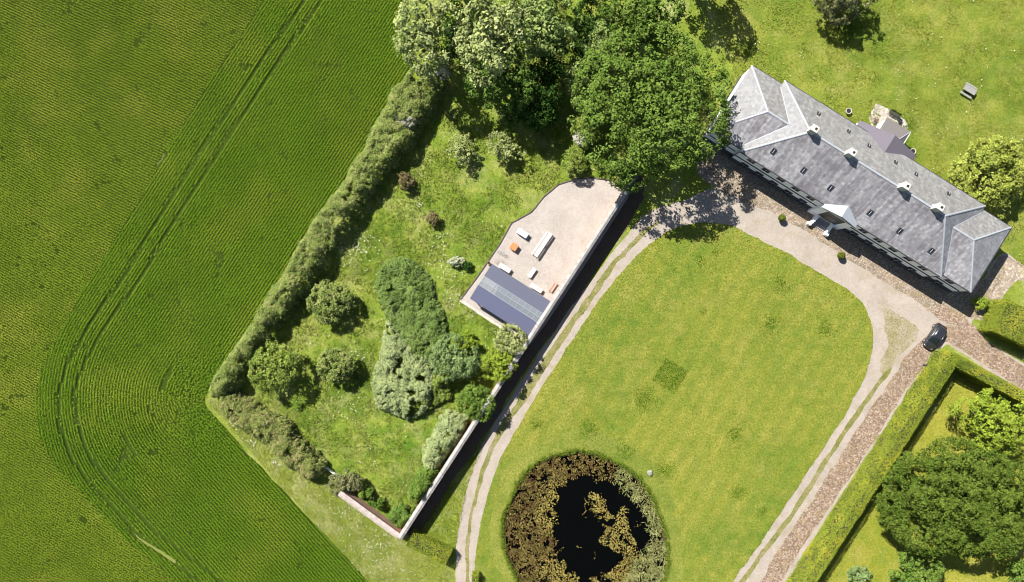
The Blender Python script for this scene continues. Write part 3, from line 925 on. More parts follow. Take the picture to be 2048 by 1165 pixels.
# lead valleys where the lower roofs meet the main hips
def valley(sx):
    t = 4.1 / 6.0
    xa = MX - (PRZ - EZ) / t
    vv = MB()
    for sy in (-1, 1):
        y0 = sy * (PH - (EZ - PEZ) / ((PRZ - PEZ) / PH))
        caps(roof, [((sx * xa, 0, PRZ), (sx * MX, y0, EZ))], w=.2, lift=.02)
valley(-1); valley(1)

WY, PY = HALF - .12, PH - .10
def wall_box(x0, x1, y, z0, z1):
    return (((x0 + x1) / 2, 0, (z0 + z1) / 2), (x1 - x0, 2 * y, z1 - z0))
wl = MB()
wl.box(*wall_box(-MX + .12, MX - .12, WY, 0, EZ - .125))
wl.box(*wall_box(-21.78, -MX + .122, PY, 0, PEZ - .125))
wl.box(*wall_box(MX - .122, 21.58, PY, 0, PEZ - .125))
wl.build("wall", M['wall'], house)
pl = MB()
pl.box(*wall_box(-MX + .06, MX - .06, WY + .06, 0, 1.3))
pl.box(*wall_box(-21.84, -MX + .062, PY + .06, 0, 1.3))
pl.box(*wall_box(MX - .062, 21.64, PY + .06, 0, 1.3))
pl.build("plinth", M['plinth'], house)
gt = MB()
gt.box((0, -HALF - .05, EZ - .09), (2 * MX, .13, .10)); gt.box((0, HALF + .05, EZ - .09), (2 * MX, .13, .10))
for s in (-1, 1):
    gt.box((s * (MX + 2.5), -PH - .05, PEZ - .09), (4.8, .13, .10)); gt.box((s * (MX + 2.5), PH + .05, PEZ - .09), (4.8, .13, .10))
    gt.box((s * 21.82, 0, PEZ - .09), (.12, 2 * PH - .1, .10))
gt.build("gutter", M['dark'], house)
for s in (-1, 1):
    MB().box((s * 9.75, -WY - .05, 3.0), (14.0, .14, .10)).build("string_course", M['dark'], house)
    MB().box((s * 19.2, -PY - .05, 3.0), (4.4, .14, .10)).build("string_course", M['dark'], house)
    MB().tube([(s * (MX - .02), -WY - .06, .1), (s * (MX - .02), -WY - .06, 5.4)], .06, 8).build("downpipe", M['dark'], house)

def window(x, y, z0, z1, w, ny=-1):
    h = z1 - z0
    o = MB().box((x, y + ny * .015, (z0 + z1) / 2), (w, .05, h)).build("window", M['dark'], house)
    g = MB()
    for sx in (-1, 1):
        for k, (a, b) in enumerate(((0, .5), (.5, 1))):
            g.box((x + sx * w * .235, y + ny * .045, z0 + h * (a + b) / 2), (w * .36, .02, h * .38))
    g.build("pane", M['glass'], o)
    f = MB()
    f.box((x, y + ny * .05, (z0 + z1) / 2), (.045, .03, h * .9))
    for sx in (-1, 1):
        f.box((x + sx * w * .25, y + ny * .046, (z0 + z1) / 2), (w * .42, .025, .035))
    f.build("glazing_bar", plain_bar, o)
plain_bar = plain("grey_glazing_bar", (.42, .43, .46), .6)
for k in range(5):
    for s in (-1, 1):
        x = s * (4.45 + 2.52 * k)
        window(x, -WY - .0, 3.72, 5.30, 1.15)
        window(x, -WY - .061, .55, 2.08, 1.2)
for s in (-1, 1):
    window(s * 18.9, -PY - .0, 3.55, 5.05, 1.15)
    window(s * 18.9, -PY - .061, .55, 2.05, 1.2)
for k in range(7):
    window(-15 + 2.6 * k, WY, 3.5, 4.9, 1.1, 1)
    if k < 4: window(7.0 + 2.5 * k, WY, 3.5, 4.9, 1.1, 1)

# skylights
for i, (px, py) in enumerate([(1547, 303), (1607, 341), (1661, 376), (1740, 426), (1799, 462), (1862, 502), (1637, 228), (1697, 263), (1738, 292), (1791, 325), (1832, 349), (1897, 388)]):
    side = -1 if i < 6 else 1
    c = on_roof(px, py, side=side)
    pit = math.atan(4.1 / 6.0) * (1 if side < 0 else -1)
    sz = .62 if i < 6 else .5
    o = MB().box(c + Vector((0, 0, .05)), (sz, sz * 1.35, .14), rx=pit).build("skylight", M['dark'], roof)
    MB().box(c + Vector((0, math.sin(-pit) * .075, .05 + .075 * math.cos(pit))), (sz * .66, sz * .9, .012), rx=pit).build("pane", M['glass'], o)
    MB().box(c + Vector((0, math.sin(-pit) * .09, .05 + .09 * math.cos(pit))), (.06, sz * .9, .012), rx=pit).build('glazing_bar', plain_bar, o)
    # lead soaker below each light
    dn = Vector((0, -math.cos(pit), -abs(math.sin(pit)))) if side < 0 else Vector((0, math.cos(pit), -abs(math.sin(pit))))
    if i % 2: MB().box(c + dn * (sz * .85) + Vector((0, 0, .015)), (sz * .95, .22, .02), rx=pit).build("flashing", M['lead'], roof)

# chimneys on the ridge
for i, (px, py) in enumerate([(1628, 262), (1703, 310), (1811, 377), (1878, 421)]):
    top = RZ + 1.35
    c = HL(px, py, top)
    cy_ = .12
    o = MB()
    o.bevbox((c.x, cy_, RZ + .3), (.88, .78, 2.0), .05)
    o.bevbox((c.x, cy_, top - .06), (1.0, .9, .18), .05)
    o.build("chimney", M['chim'], house)
    ch = [q for q in house.children if q.name.startswith("chimney")][-1]
    MB().box((c.x + .12, cy_ + .02, top + .045), (.34, .34, .02)).build("flue", M['soot'], ch)

# entrance bay and pediment
bay = MB()
bay.box((0, -6.06, 2.79), (5.3, .5, 5.58))
bay.build("entrance_bay", M['wall'], house)
pd = MB()
pz0, pz1 = 5.62, 6.5
pd.v = [(-2.75, -6.55, pz0), (2.75, -6.55, pz0), (0, -6.55, pz1), (-2.75, -5.7, pz0), (2.75, -5.7, pz0), (0, -4.62, pz1),
        (-2.75, -6.55, pz0 - .12), (2.75, -6.55, pz0 - .12), (-2.75, -5.7, pz0 - .12), (2.75, -5.7, pz0 - .12)]
pd.f = [(0, 2, 5, 3), (1, 4, 5, 2), (0, 1, 2), (6, 7, 1, 0), (8, 6, 0, 3), (7, 9, 4, 1), (6, 8, 9, 7)]
pedi = pd.build("pediment", M['zinc'], house)
tr_ = MB()
for s in (-1, 1):
    a = Vector((s * 2.8, -6.56, pz0 + .02)); b = Vector((0, -6.56, pz1 + .04))
    d = b - a
    tr_.box((a + b) / 2, (d.length, .08, .14), ry=-math.atan2(d.z, d.x))
tr_.build("trim", M['dark'], pedi)
MB().box((0, -6.335, 3.1), (2.9, .06, 3.3)).build("door_surround", M['dark'], house)
dr = MB().box((0, -6.385, 2.5), (1.5, .05, 2.3)).build("door", plain("door_paint", (.06, .05, .045), .4), house)
MB().tube([(.55, -6.43, 2.4), (.55, -6.43, 2.62)], .025, 6).build("handle", M['lead'], dr)
st = MB()
for k in range(5):
    st.box((0, -6.31 - .14 - .26 * k, (.85 - .17 * k) / 2), (2.1, .262, .85 - .17 * k))
st.build("steps", M['stone'], house)
for s in (-1, 1):
    ck = MB()
    pts = [(-6.31, 1.7), (-6.65, 1.6), (-7.0, 1.3), (-7.35, 1.05), (-7.7, .95)]
    for (ya, za), (yb, zb) in zip(pts[:-1], pts[1:]):
        xo = s * (1.25 + .2 * max(0, (-6.9 - (ya + yb) / 2)))
        ck.box((xo, (ya + yb) / 2, (za + zb) / 4), (.36, abs(yb - ya) + .004 * pts.index((ya, za)) , (za + zb) / 2))
    ck.bevbox((s * 1.5, -7.85, .5), (.5, .5, 1.0), .08)
    ck.build("stair_wall", M['wall'], house)

# rear annex and its porch
aL, aR = HL(1719, 243, 4.9).x, HL(1832, 313, 4.9).x
ay = max(HL(1719.7, 242, 4.9).y, HL(1833, 312, 4.9).y)
am = (aL + aR) / 2; ah = (aR - aL) / 2
az, ar = 4.9, 6.75
an_ = MB()
yb = 3.2
an_.v = [(aL, ay, az), (aR, ay, az), (am, ay, ar), (aL, yb, az), (aR, yb, az), (am, yb, ar), (aL, ay, az - .12), (aR, ay, az - .12), (aL, yb, az - .12), (aR, yb, az - .12)]
an_.f = [(0, 2, 5, 3), (1, 4, 5, 2), (0, 1, 2), (6, 7, 1, 0), (8, 6, 0, 3), (7, 9, 4, 1), (6, 8, 9, 7)]
an_.build("annex_roof", M['felt'], house)
aw = MB()
aw.box((am, (ay + 4.5) / 2 - .1, az / 2 - .065), (2 * ah - .3, ay - 4.5, az - .13))
aw.build("annex_wall", M['wall'], house)
g0 = HL(1774, 236, 2.7); g1 = HL(1822, 263, 2.7); g2 = HL(1806, 287, 2.7)
px0, px1, pyo = g0.x, g1.x, (g0.y + g1.y) / 2
ph = MB()
ri = 3.9
ph.v = [(px0, pyo, 2.7), (px1, pyo, 2.7), (px1, ay - .2, 2.7), (px0, ay - .2, 2.7), (px0 + .2, ay - .2, ri), (px1 - 1.9, ay - .2, ri), (px0, pyo, 2.58), (px1, pyo, 2.58), (px1, ay - .2, 2.58), (px0, ay - .2, 2.58)]
ph.f = [(0, 1, 5, 4), (1, 2, 5), (0, 4, 3), (3, 4, 5, 2), (6, 7, 1, 0), (7, 8, 2, 1), (9, 6, 0, 3), (6, 9, 8, 7)]
pr_ = ph.build("porch_roof", M['felt2'], house)
caps(pr_, [((px1, pyo, 2.7), (px1 - 1.9, ay - .2, ri))], .12, .02)
pw = MB()
pw.box(((px0 + px1) / 2, (pyo + ay) / 2 - .12, 1.28), (px1 - px0 - .3, pyo - ay - .05, 2.56))
pw.build("porch_wall", M['wall'], house)
MB().box(((px0 + px1) / 2 - .4, pyo - .14, 1.1), (1.0, .05, 2.1)).build("porch_door", M['dark'], house)
MB().box((px1 + .05, (pyo + ay) / 2, 2.62), (.1, pyo - ay, .1)).build("gutter", M['white'], house)

# ------------------------------------------------------------------ garden walls
brick, nt, p = nodes("old_red_brick")
br = nt.nodes.new("ShaderNodeTexBrick")
br.inputs["Scale"].default_value = 1
br.inputs["Brick Width"].default_value = .24; br.inputs["Row Height"].default_value = .075
br.inputs["Mortar Size"].default_value = .012
br.inputs["Color1"].default_value = (.36, .15, .09, 1); br.inputs["Color2"].default_value = (.44, .22, .14, 1)
br.inputs["Mortar"].default_value = (.42, .36, .3, 1)
nt.links.new(nmap(nt, nobj(nt), rot=(math.pi / 2, 0, 0)), br.inputs["Vector"])
cb = nmix(nt, .5, br.outputs["Color"], nramp(nt, nnoise(nt, nobj(nt), 1.5, 5, .7), [(.3, (.30, .15, .10)), (.7, (.58, .36, .26))]))
nt.links.new(cb, p.inputs["Base Color"]); p.inputs["Roughness"].default_value = .9
M['brick'] = brick
def tile_mat(name, a, b, c):
    m, nt, p = nodes(name)
    n = nnoise(nt, nobj(nt), 3.0, 6, .75)
    w = nt.nodes.new("ShaderNodeNewGeometry").outputs["Random Per Island"]
    f = nmath(nt, 'MULTIPLY_ADD', w, .4, nmath(nt, 'MULTIPLY', n, .7))
    nt.links.new(nramp(nt, f, [(.25, a), (.5, b), (.8, c)]), p.inputs["Base Color"])
    p.inputs["Roughness"].default_value = .8
    return m
M['coping'] = tile_mat("weathered_coping_tile", (.15, .15, .145), (.25, .245, .235), (.36, .35, .33))
M['coping_r'] = tile_mat("pinkish_coping_tile", (.23, .18, .16), (.32, .26, .235), (.40, .35, .32))
def garden_wall(name, pa, pb, h, thick, cw, label, mat_c, cut=0):
    a, b = W(*pa, h + .2), W(*pb, h + .2)
    a.z = b.z = 0
    d = b - a
    L = d.length
    o = empty(name, a, math.atan2(d.y, d.x), label, "wall")
    MB().box((L / 2, 0, h / 2), (L, thick, h)).build("wall", M['brick'], o)
    cp = MB()
    n = int(L / .26)
    for k in range(n):
        x = (k + .5) * L / n
        rz = random.uniform(-.012, .012)
        tl = L / n * .9
        for s in (-1, 1):
            y0, y1 = s * .02, s * (cw / 2 + random.uniform(-.015, .015))
            z0, z1 = h + .24 + random.uniform(-.01, .01), h + .06
            cp.add([(x - tl / 2, y0, z0), (x + tl / 2, y0, z0), (x + tl / 2, y1, z1), (x - tl / 2, y1, z1),
                    (x - tl / 2, y0, z0 - .06), (x + tl / 2, y0, z0 - .06), (x + tl / 2, y1, z1 - .06), (x - tl / 2, y1, z1 - .06)],
                   [(0, 1, 2, 3), (7, 6, 5, 4), (0, 4, 5, 1), (2, 6, 7, 3), (1, 5, 6, 2), (0, 3, 7, 4)])
    cp.build("coping", mat_c, o)
    MB().box((L / 2, 0, h + .215), (L, .16, .07)).build("ridge", mat_c, o)
    MB().box((L / 2, 0, h + .05), (L, thick + .08, .098)).build("course", M['brick'], o)
    return o
garden_wall("garden_wall", (1273, 349), (799, 1078), 3.15, .55, .76, "tall straight garden wall with grey tiled coping beside the wheel tracks", M['coping'])
garden_wall("garden_wall", (678, 987), (797, 1074), 2.5, .5, .86, "short brick garden wall with pink coping at the bottom corner", M['coping_r'])

# ------------------------------------------------------------------ garden shed on the patio
SA = W(984, 528, 2.5); SB = W(1104, 605, 2.5); SD = W(937, 596, 2.5)
sdir = (SB - SA); sl = sdir.length; srz = math.atan2(sdir.y, sdir.x)
swid = (SD - SA).length
o_ = empty("garden_pavilion", (SA.x, SA.y, 0), srz, "open patio shed with dark blue roof and glazed ridge strip", "shed")
M['bluefelt'] = plain("blue_grey_roofing", (.066, .071, .105), .6, var=.10, scale=12)
M['bluefelt2'] = plain("blue_grey_roofing_back", (.070, .077, .128), .6, var=.10, scale=12)
M['timber'] = plain("shed_timber", (.16, .12, .09), .8, var=.2)
gm, nt, p = nodes("ridge_glazing")
p.inputs["Base Color"].default_value = (.20, .225, .25, 1); p.inputs["Roughness"].default_value = .25
p.inputs["Alpha"].default_value = .55
M['ridgeglass'] = gm
ez, gz, rz_ = 2.35, 3.0, 3.25
y1 = -swid * .35; ym = -swid * .47; y2 = -swid * .60; y3 = -swid
def slab(mb, a, b, za, zb, x0, x1, t=.07):
    mb.add([(x0, a, za), (x1, a, za), (x1, b, zb), (x0, b, zb), (x0, a, za - t), (x1, a, za - t), (x1, b, zb - t), (x0, b, zb - t)],
           [(0, 1, 2, 3), (7, 6, 5, 4), (0, 4, 5, 1), (2, 6, 7, 3), (1, 5, 6, 2), (0, 3, 7, 4)])
    return mb
slab(MB(), 0, y1, ez, gz, 0, sl).build("roof_panel", M['bluefelt'], o_)
slab(MB(), y2, y3, gz, ez, 0, sl - .1).build("roof_panel", M['bluefelt2'], o_)
gl = slab(slab(MB(), y1, ym, gz + .02, rz_, .05, sl - .05, .02), ym, y2, rz_, gz + .02, .05, sl - .05, .02).build("glass_ridge", M['ridgeglass'], o_)
gb = MB()
for k in range(11):
    x = .05 + (sl - .1) * k / 10
    slab(gb, y1, ym, gz + .05, rz_ + .03, x - .03, x + .03, .04); slab(gb, ym, y2, rz_ + .03, gz + .05, x - .03, x + .03, .04)
for y, z in ((y1, gz + .03), (ym, rz_ + .04), (y2, gz + .03)):
    gb.box((sl / 2, y, z), (sl, .07, .05))
gb.build("glazing_bar", plain("pale_bar", (.21, .225, .25), .5), gl)
for k in range(4):
    for y in (-.2, y3 + .2):
        MB().box((.3 + (sl - .8) * k / 3, y, (ez - .05) / 2 + .015), (.14, .14, ez - .08)).build("post", M['timber'], o_)
MB().box((sl / 2 + .6, y3 + .45, 1.05), (sl - 1.6, .1, 2.0)).build("back_wall", plain("dark_board", (.05, .045, .05), .8), o_)
bm_ = MB()
for k in range(6):
    x = .3 + (sl - .6) * k / 5
    bm_.box((x, (y1 + y2) / 2, gz - .18), (.09, swid * .3, .12))
bm_.build("beam", M['timber'], o_)

# ------------------------------------------------------------------ patio furniture
M['whitefurn'] = plain("chalky_white_paint", (.50, .485, .46), .7, var=.1)
M['palewood'] = plain("bleached_wood", (.46, .425, .385), .75, var=.1)
M['bluetop'] = plain("pale_blue_top", (.40, .46, .56), .45, var=.08)
M['rust'] = plain("orange_rust", (.48, .15, .045), .7, var=.2)
M['redwood'] = plain("reddish_wood", (.42, .23, .17), .75, var=.15)
M['wire'] = plain("grey_wire", (.30, .29, .29), .5)
M['terra'] = plain("terracotta", (.34, .15, .09), .8)
PZ = .03
def furn(name, px, py, ang_px, label, cat, group=None, z=.75):
    c = W(px, py, z); c.z = PZ
    return empty(name, c, math.atan2(-ang_px[1], ang_px[0]), label, cat, group)
def table(px, py, d, L, w, h, label, mat, name="table", planks=0, group=None, cat="table"):
    o = furn(name, px, py, d, label, cat, group, h)
    if planks:
        t = MB()
        pw_ = w / planks
        for k in range(planks):
            t.bevbox((0, -w / 2 + pw_ * (k + .5), h - .03), (L, pw_ * .93, .055), .008)
        t.build("top", mat, o)
    else:
        MB().bevbox((0, 0, h - .03), (L, w, .06), .012).build("top", mat, o)
    for sx in (-1, 1):
        for sy in (-1, 1):
            MB().box((sx * (L / 2 - .1), sy * (w / 2 - .08), (h - .06) / 2), (.08, .08, h - .06)).build("leg", mat, o)
    return o
ALONG = (-33, 49); ACROSS = (52, 33)
b = table(1045, 466.5, (20, 13), 1.75, .85, .76, "pale blue topped table nearest the curved patio edge", M['bluetop'])
table(1028, 494, (20, 13), 1.05, 1.0, .75, "square rust orange table standing on the patio", M['rust'])
table(1086.3, 490, ALONG, 4.15, .66, .75, "long bleached plank table with benches on both sides", M['palewood'], planks=4)
table(1079, 486.5, ALONG, 4.0, .30, .45, "long pale bench on the left side of the long table", M['palewood'], name="bench", planks=2, cat="bench", group="benches at the long table")
table(1099.5, 482.0, ALONG, 1.95, .28, .45, "upper of two pale benches end to end right of the long table", M['palewood'], name="bench", planks=2, cat="bench", group="benches at the long table")
table(1082.3, 507.8, ALONG, 1.95, .28, .45, "lower of two pale benches end to end right of the long table", M['palewood'], name="bench", planks=2, cat="bench", group="benches at the long table")
table(1009.5, 536.2, ACROSS, 1.95, .72, .6, "white table beside the wire chairs at the shed's left end", M['whitefurn'], planks=3)
table(1064, 546, ALONG, 1.6, .62, .5, "low white table standing between long table and shed", M['whitefurn'], planks=3)
table(1072.5, 576.5, ACROSS, 2.0, .66, .6, "white table along the shed front beside the red benches", M['whitefurn'], planks=3)
for i, (px, py, lb) in enumerate([(1103, 572.5, "red wooden bench nearer the white table"), (1107.3, 575.3, "red wooden bench nearer the tall wall")]):
    table(px, py, ALONG, 1.6, .26, .42, lb, M['redwood'], name="bench", planks=2, cat="bench", group="red benches by the wall")
def wire_chair(px, py, rz, label):
    c = W(px, py, .6); c.z = PZ
    o = empty("wire_chair", c, rz, label, "chair", "wire chairs on the patio")
    s = MB()
    for k in range(24):
        a0_, a1_ = 2 * math.pi * k / 24, 2 * math.pi * (k + 1) / 24
        s.tube([(.23 * math.cos(a0_), .23 * math.sin(a0_), .45), (.23 * math.cos(a1_), .23 * math.sin(a1_), .45)], .013, 5, False)
    for k in range(-2, 3):
        y = k * .085; x = math.sqrt(max(.23 ** 2 - y * y, 0))
        s.tube([(-x, y, .45), (x, y, .45)], .007, 4)
    s.build("seat", M['wire'], o)
    b_ = MB()
    pts = [(-.2, -.2, .45), (-.27, -.19, .75), (-.30, 0, .86), (-.27, .19, .75), (-.2, .2, .45)]
    b_.tube(pts, .013, 5)
    b_.tube([(-.22, 0, .45), (-.30, 0, .86)], .008, 4)
    b_.build("backrest", M['wire'], o)
    for sx in (-1, 1):
        for sy in (-1, 1):
            MB().tube([(sx * .15, sy * .15, .45), (sx * .2, sy * .2, 0)], .012, 5).build("leg", M['wire'], o)
for px, py, rz, lb in [(996.6, 501.7, .6, "grey wire chair, uppermost of the row of three"), (1003, 505.5, 2.6, "grey wire chair, middle of the row of three"), (1009, 509.4, 3.4, "grey wire chair, lowest of the row of three"),
                       (993, 522, .2, "grey wire chair at the shed corner, left of its pair"), (1001.5, 521.5, 2.9, "grey wire chair touching the white table by the shed")]:
    wire_chair(px, py, rz, lb)
def pot(name, px, py, r, h, label, z0=0.0, mat=None, soil=True, cat="planter", group=None):
    c = W(px, py, h); c.z = z0
    o = empty(name, c, 0, label, cat, group)
    m = MB()
    m.lathe([(r * .72, 0), (r, h * .9), (r * 1.08, h * .92), (r * 1.08, h), (r * .9, h), (r * .88, h * .84), (.01, h * .84)], n=18)
    m.build("bowl", mat or M['terra'], o, smooth=False)
    MB().lathe([(r * .85, h * .80), (r * .84, h * .855), (.02, h * .87)], n=14).build("soil", M['soot'], o)
    return o
pot("plant_pot", 977.5, 526.5, .24, .4, "small terracotta pot at the shed's upper left corner", PZ)
M['stonepot'] = plain("concrete_pot", (.40, .36, .31), .85)
pot("stone_planter", 1698, 222, .42, .6, "round stone planter on the lawn above the manor roof", .0, M['stonepot'])
pot("stone_planter", 1826.5, 303, .42, .6, "round stone planter behind the dark annex roof corner", .0, M['stonepot'])

# ------------------------------------------------------------------ terrace and lawn furniture
c = W(1940, 180, .7); c.z = 0
o = empty("picnic_table", c, math.radians(-31), "grey picnic table with bench alone on the back lawn", "picnic table")
gw = plain("silvered_wood", (.22, .212, .195), .8, var=.12, scale=10)
dw = plain("picnic_leg_wood", (.10, .09, .08), .8)
t = MB()
for k in range(6): t.bevbox((0, -.36 + .145 * k, .735), (1.95, .135, .045), .006)
t.build("top", gw, o)
for s in (-1, 1):
    q = MB()
    for k in range(2): q.bevbox((0, s * (.80 + .13 * (k - .5)), .43), (1.95, .12, .045), .006)
    q.build("seat", gw, o)
for sx in (-1, 1):
    q = MB()
    q.box((sx * .7, 0, .69), (.06, .72, .09)); q.box((sx * .7, 0, .38), (.06, 1.7, .08))
    for s in (-1, 1): q.box((sx * .76, s * .42, .36), (.05, .08, .80), rx=s * math.radians(24))
    q.build("leg", dw, o)

bl = plain("black_garden_metal", (.02, .02, .022), .5)
c = W(1790, 229, .6); c.z = .02
o = empty("garden_bench", c, math.radians(-30), "black slatted garden bench at the lawn edge of the terrace", "bench")
q = MB()
for k in range(4): q.box((0, -.2 + .13 * k, .45), (1.7, .1, .03))
q.build("seat", bl, o)
q = MB()
for k in range(3): q.box((0, .28 + .03 * k, .58 + .13 * k), (1.7, .03, .1))
q.build("backrest", bl, o)
for sx in (-1, 1):
    q = MB()
    q.box((sx * .8, -.2, .22), (.05, .05, .44)); q.box((sx * .8, .26, .42), (.05, .05, .84)); q.box((sx * .8, .02, .62), (.06, .5, .04))
    q.build("leg", bl, o)
c = W(1803, 241, .6); c.z = .02
o = empty("deck_chair", c, math.radians(150), "black folding deck chair beside the porch wall", "chair")
q = MB(); q.box((0, .0, .34), (.55, .6, .03), rx=.15); q.build("seat", bl, o)
q = MB(); q.box((0, .42, .62), (.55, .03, .6), rx=-.35); q.build("backrest", bl, o)
for sx in (-1, 1):
    MB().tube([(sx * .28, -.3, 0), (sx * .28, .35, .55)], .02, 6).build("leg", bl, o)
    MB().tube([(sx * .25, .4, 0), (sx * .25, -.25, .4)], .02, 6).build("leg", bl, o)
c = W(1753, 241, .6); c.z = .02
o = empty("wooden_chair", c, math.radians(70), "dark wooden armchair on the left of the stone terrace", "chair")
wd = plain("dark_brown_wood", (.09, .055, .035), .7)
q = MB()
for k in range(4): q.box((-.2 + .14 * k, 0, .42), (.11, .5, .03))
q.build("seat", wd, o)
q = MB()
for k in range(4): q.box((-.36, -.2 + .135 * k, .68), (.03, .08, .5), ry=-.2)
q.build("backrest", wd, o)
for sx in (-1, 1):
    for sy in (-1, 1): MB().box((sx * .26, sy * .27, .3), (.05, .05, .6)).build("leg", wd, o)
for sy in (-1, 1): MB().box((0, sy * .27, .62), (.6, .07, .03)).build("armrest", wd, o)

# ------------------------------------------------------------------ car
paint = plain("black_car_paint", (.018, .017, .02), .22, var=.05, spec=.7, coat=1.0)
cglass = plain("car_glass", (.008, .014, .016), .05, spec=.8)
rub = plain("tyre_rubber", (.02, .02, .02), .85)
rim_m = plain("alloy_rim", (.45, .45, .47), .35, metal=.8)
chrome = plain("chrome_trim", (.75, .76, .78), .2, metal=.9)
c = W(1870.5, 673.5, .7); c.z = .012
cd = (-31, 47)
car = empty("parked_car", c, math.atan2(-cd[1], cd[0]), "black hatchback parked at the corner of the lane beside the hedge", "car")
def loft(mb, st_, prof):
    """st_: list of (x, halfwidth, z0, z1); prof: unit cross-section points (y, t)"""
    n = len(prof); b0 = len(mb.v)
    for x, hw, z0, z1 in st_:
        for y, t in prof: mb.v.append((x, y * hw, z0 + (z1 - z0) * t))
    for i in range(len(st_) - 1):
        for k in range(n - 1):
            mb.f.append((b0 + i * n + k, b0 + i * n + k + 1, b0 + (i + 1) * n + k + 1, b0 + (i + 1) * n + k))
        mb.f.append((b0 + i * n + n - 1, b0 + i * n, b0 + (i + 1) * n, b0 + (i + 1) * n + n - 1))
    mb.f.append(tuple(b0 + k for k in range(n))[::-1]); e = b0 + (len(st_) - 1) * n
    mb.f.append(tuple(e + k for k in range(n)))
prof = [(-.90, 0), (-1, .25), (-1, .62), (-.93, .90), (-.80, 1.0), (-.4, 1.03), (0, 1.04), (.4, 1.03), (.80, 1.0), (.93, .90), (1, .62), (1, .25), (.90, 0)]
b = MB()
loft(b, [(-2.02, .62, .35, .70), (-1.98, .76, .24, .90), (-1.75, .85, .20, .98), (-1.2, .885, .18, 1.0), (0, .89, .18, .98), (.8, .885, .18, .97), (1.2, .875, .18, .93), (1.65, .83, .20, .84), (1.93, .72, .24, .70), (2.04, .56, .32, .56)], prof)
b.build("body", paint, car, smooth=True)
cabin = [(-1.80, .66, .93, 1.02), (-1.45, .70, .93, 1.34), (-1.0, .70, .93, 1.43), (-.2, .70, .93, 1.46), (.35, .69, .93, 1.40), (.75, .70, .93, 1.17), (1.12, .72, .90, .96)]
gh = [(-1.12, 0), (-.98, .55), (-.86, .92), (-.7, 1.0), (0, 1.03), (.7, 1.0), (.86, .92), (.98, .55), (1.12, 0)]
b = MB(); loft(b, cabin, gh); b.build("window", cglass, car, smooth=True)
b = MB()
loft(b, [(-1.62, .52, 1.26, 1.30), (-1.42, .60, 1.34, 1.39), (-1.0, .62, 1.42, 1.49), (-.2, .62, 1.45, 1.52), (.22, .60, 1.42, 1.475), (.36, .56, 1.385, 1.43)], [(-1, 0), (-.97, .8), (-.8, 1), (0, 1.1), (.8, 1), (.97, .8), (1, 0)])
b.build("roof", paint, car, smooth=True)
for s in (-1, 1):
    b = MB(); b.tube([(-1.55, s * .66, 1.28), (-1.0, s * .655, 1.435), (-.2, s * .655, 1.465), (.3, s * .65, 1.42), (1.0, s * .76, 1.0)], .035, 6)
    b.build("pillar", paint, car, smooth=True)
    b = MB(); b.tube([(-1.5, s * .80, 1.0), (-.5, s * .81, 1.005), (.95, s * .805, .99)], .018, 6); b.build("trim", chrome, car)
    b = MB(); b.bevbox((.62, s * .99, 1.0), (.16, .22, .15), .03); b.build("mirror", paint, car)
    b = MB(); b.bevbox((1.84, s * .58, .70), (.22, .28, .10), .03); b.build("headlight", chrome, car)
    b = MB(); b.bevbox((-1.93, s * .62, .86), (.14, .2, .16), .03); b.build("tail_light", plain("tail_light_red", (.12, .01, .01), .25), car)
    for x in (-1.28, 1.30):
        w_ = MB()
        for (ra, ya), (rb, yb_) in zip([(.20, -.1), (.30, -.11), (.32, -.06), (.32, .06), (.30, .11)], [(.30, -.11), (.32, -.06), (.32, .06), (.30, .11), (.20, .1)]):
            n = 20; b0 = len(w_.v)
            for r_, y_ in ((ra, ya), (rb, yb_)):
                for k in range(n): w_.v.append((x + r_ * math.cos(2 * math.pi * k / n), s * .80 + y_, .32 + r_ * math.sin(2 * math.pi * k / n)))
            for k in range(n): w_.f.append((b0 + k, b0 + (k + 1) % n, b0 + n + (k + 1) % n, b0 + n + k))
        wo = w_.build("wheel", rub, car)
        r_ = MB(); r_.tube([(x, s * .72, .32), (x, s * .895, .32)], .20, 16); r_.build("rim", rim_m, wo)
b = MB(); b.box((.98, .25, .985), (.5, .015, .015), ry=.5, rz=.25); b.box((.98, -.25, .985), (.5, .015, .015), ry=.5, rz=.25); b.build("wiper", rub, car)

# ------------------------------------------------------------------ gate, posts, stone
a = W(645, 931, .9); b_ = W(671, 951, .9); a.z = b_.z = 0
d = b_ - a
gate = empty("field_gate", a, math.atan2(d.y, d.x), "white barred gate standing in the gap of the bottom hedge", "gate")
L = d.length
gw = MB()
for z in (.25, .48, .70, 1.0): gw.box((L / 2, 0, z), (L, .05, .07))
gw.build("rail", M['white'], gate)
gw = MB()
for x in (.04, L / 2, L - .04): gw.box((x, .0, .6), (.075, .07, .92))
dd = MB().box((L / 2, .04, .6), (L * .97, .035, .06), ry=math.atan2(.7, L)); dd.build("brace", M['white'], gate)
gw.build("stile", M['white'], gate)
for i, x in enumerate((-.14, L + .14)):
    MB().bevbox((x, 0, .65), (.14, .14, 1.3), .03).build("post", M['white'], gate)
pw_ = plain("post_wood", (.10, .085, .06), .85)
for px, py, h, lb in ((1076, 729, 1.05, "thin wooden post with long shadow beside the wheel track"), (1083.5, 716, .55, "short wooden stump post upslope of the thin post"), (1068, 739, .45, "stubby post half in the wall's shadow")):
    q = MB(); c = W(px, py, 0)
    q.tube([(0, 0, 0), (0.01, 0, h * .5), (0, .015, h)], [.07, .06, .055], 8)
    o = q.build("wooden_post", pw_); o.location = c
    tag(o, lb, "post", "posts along the wall bed")
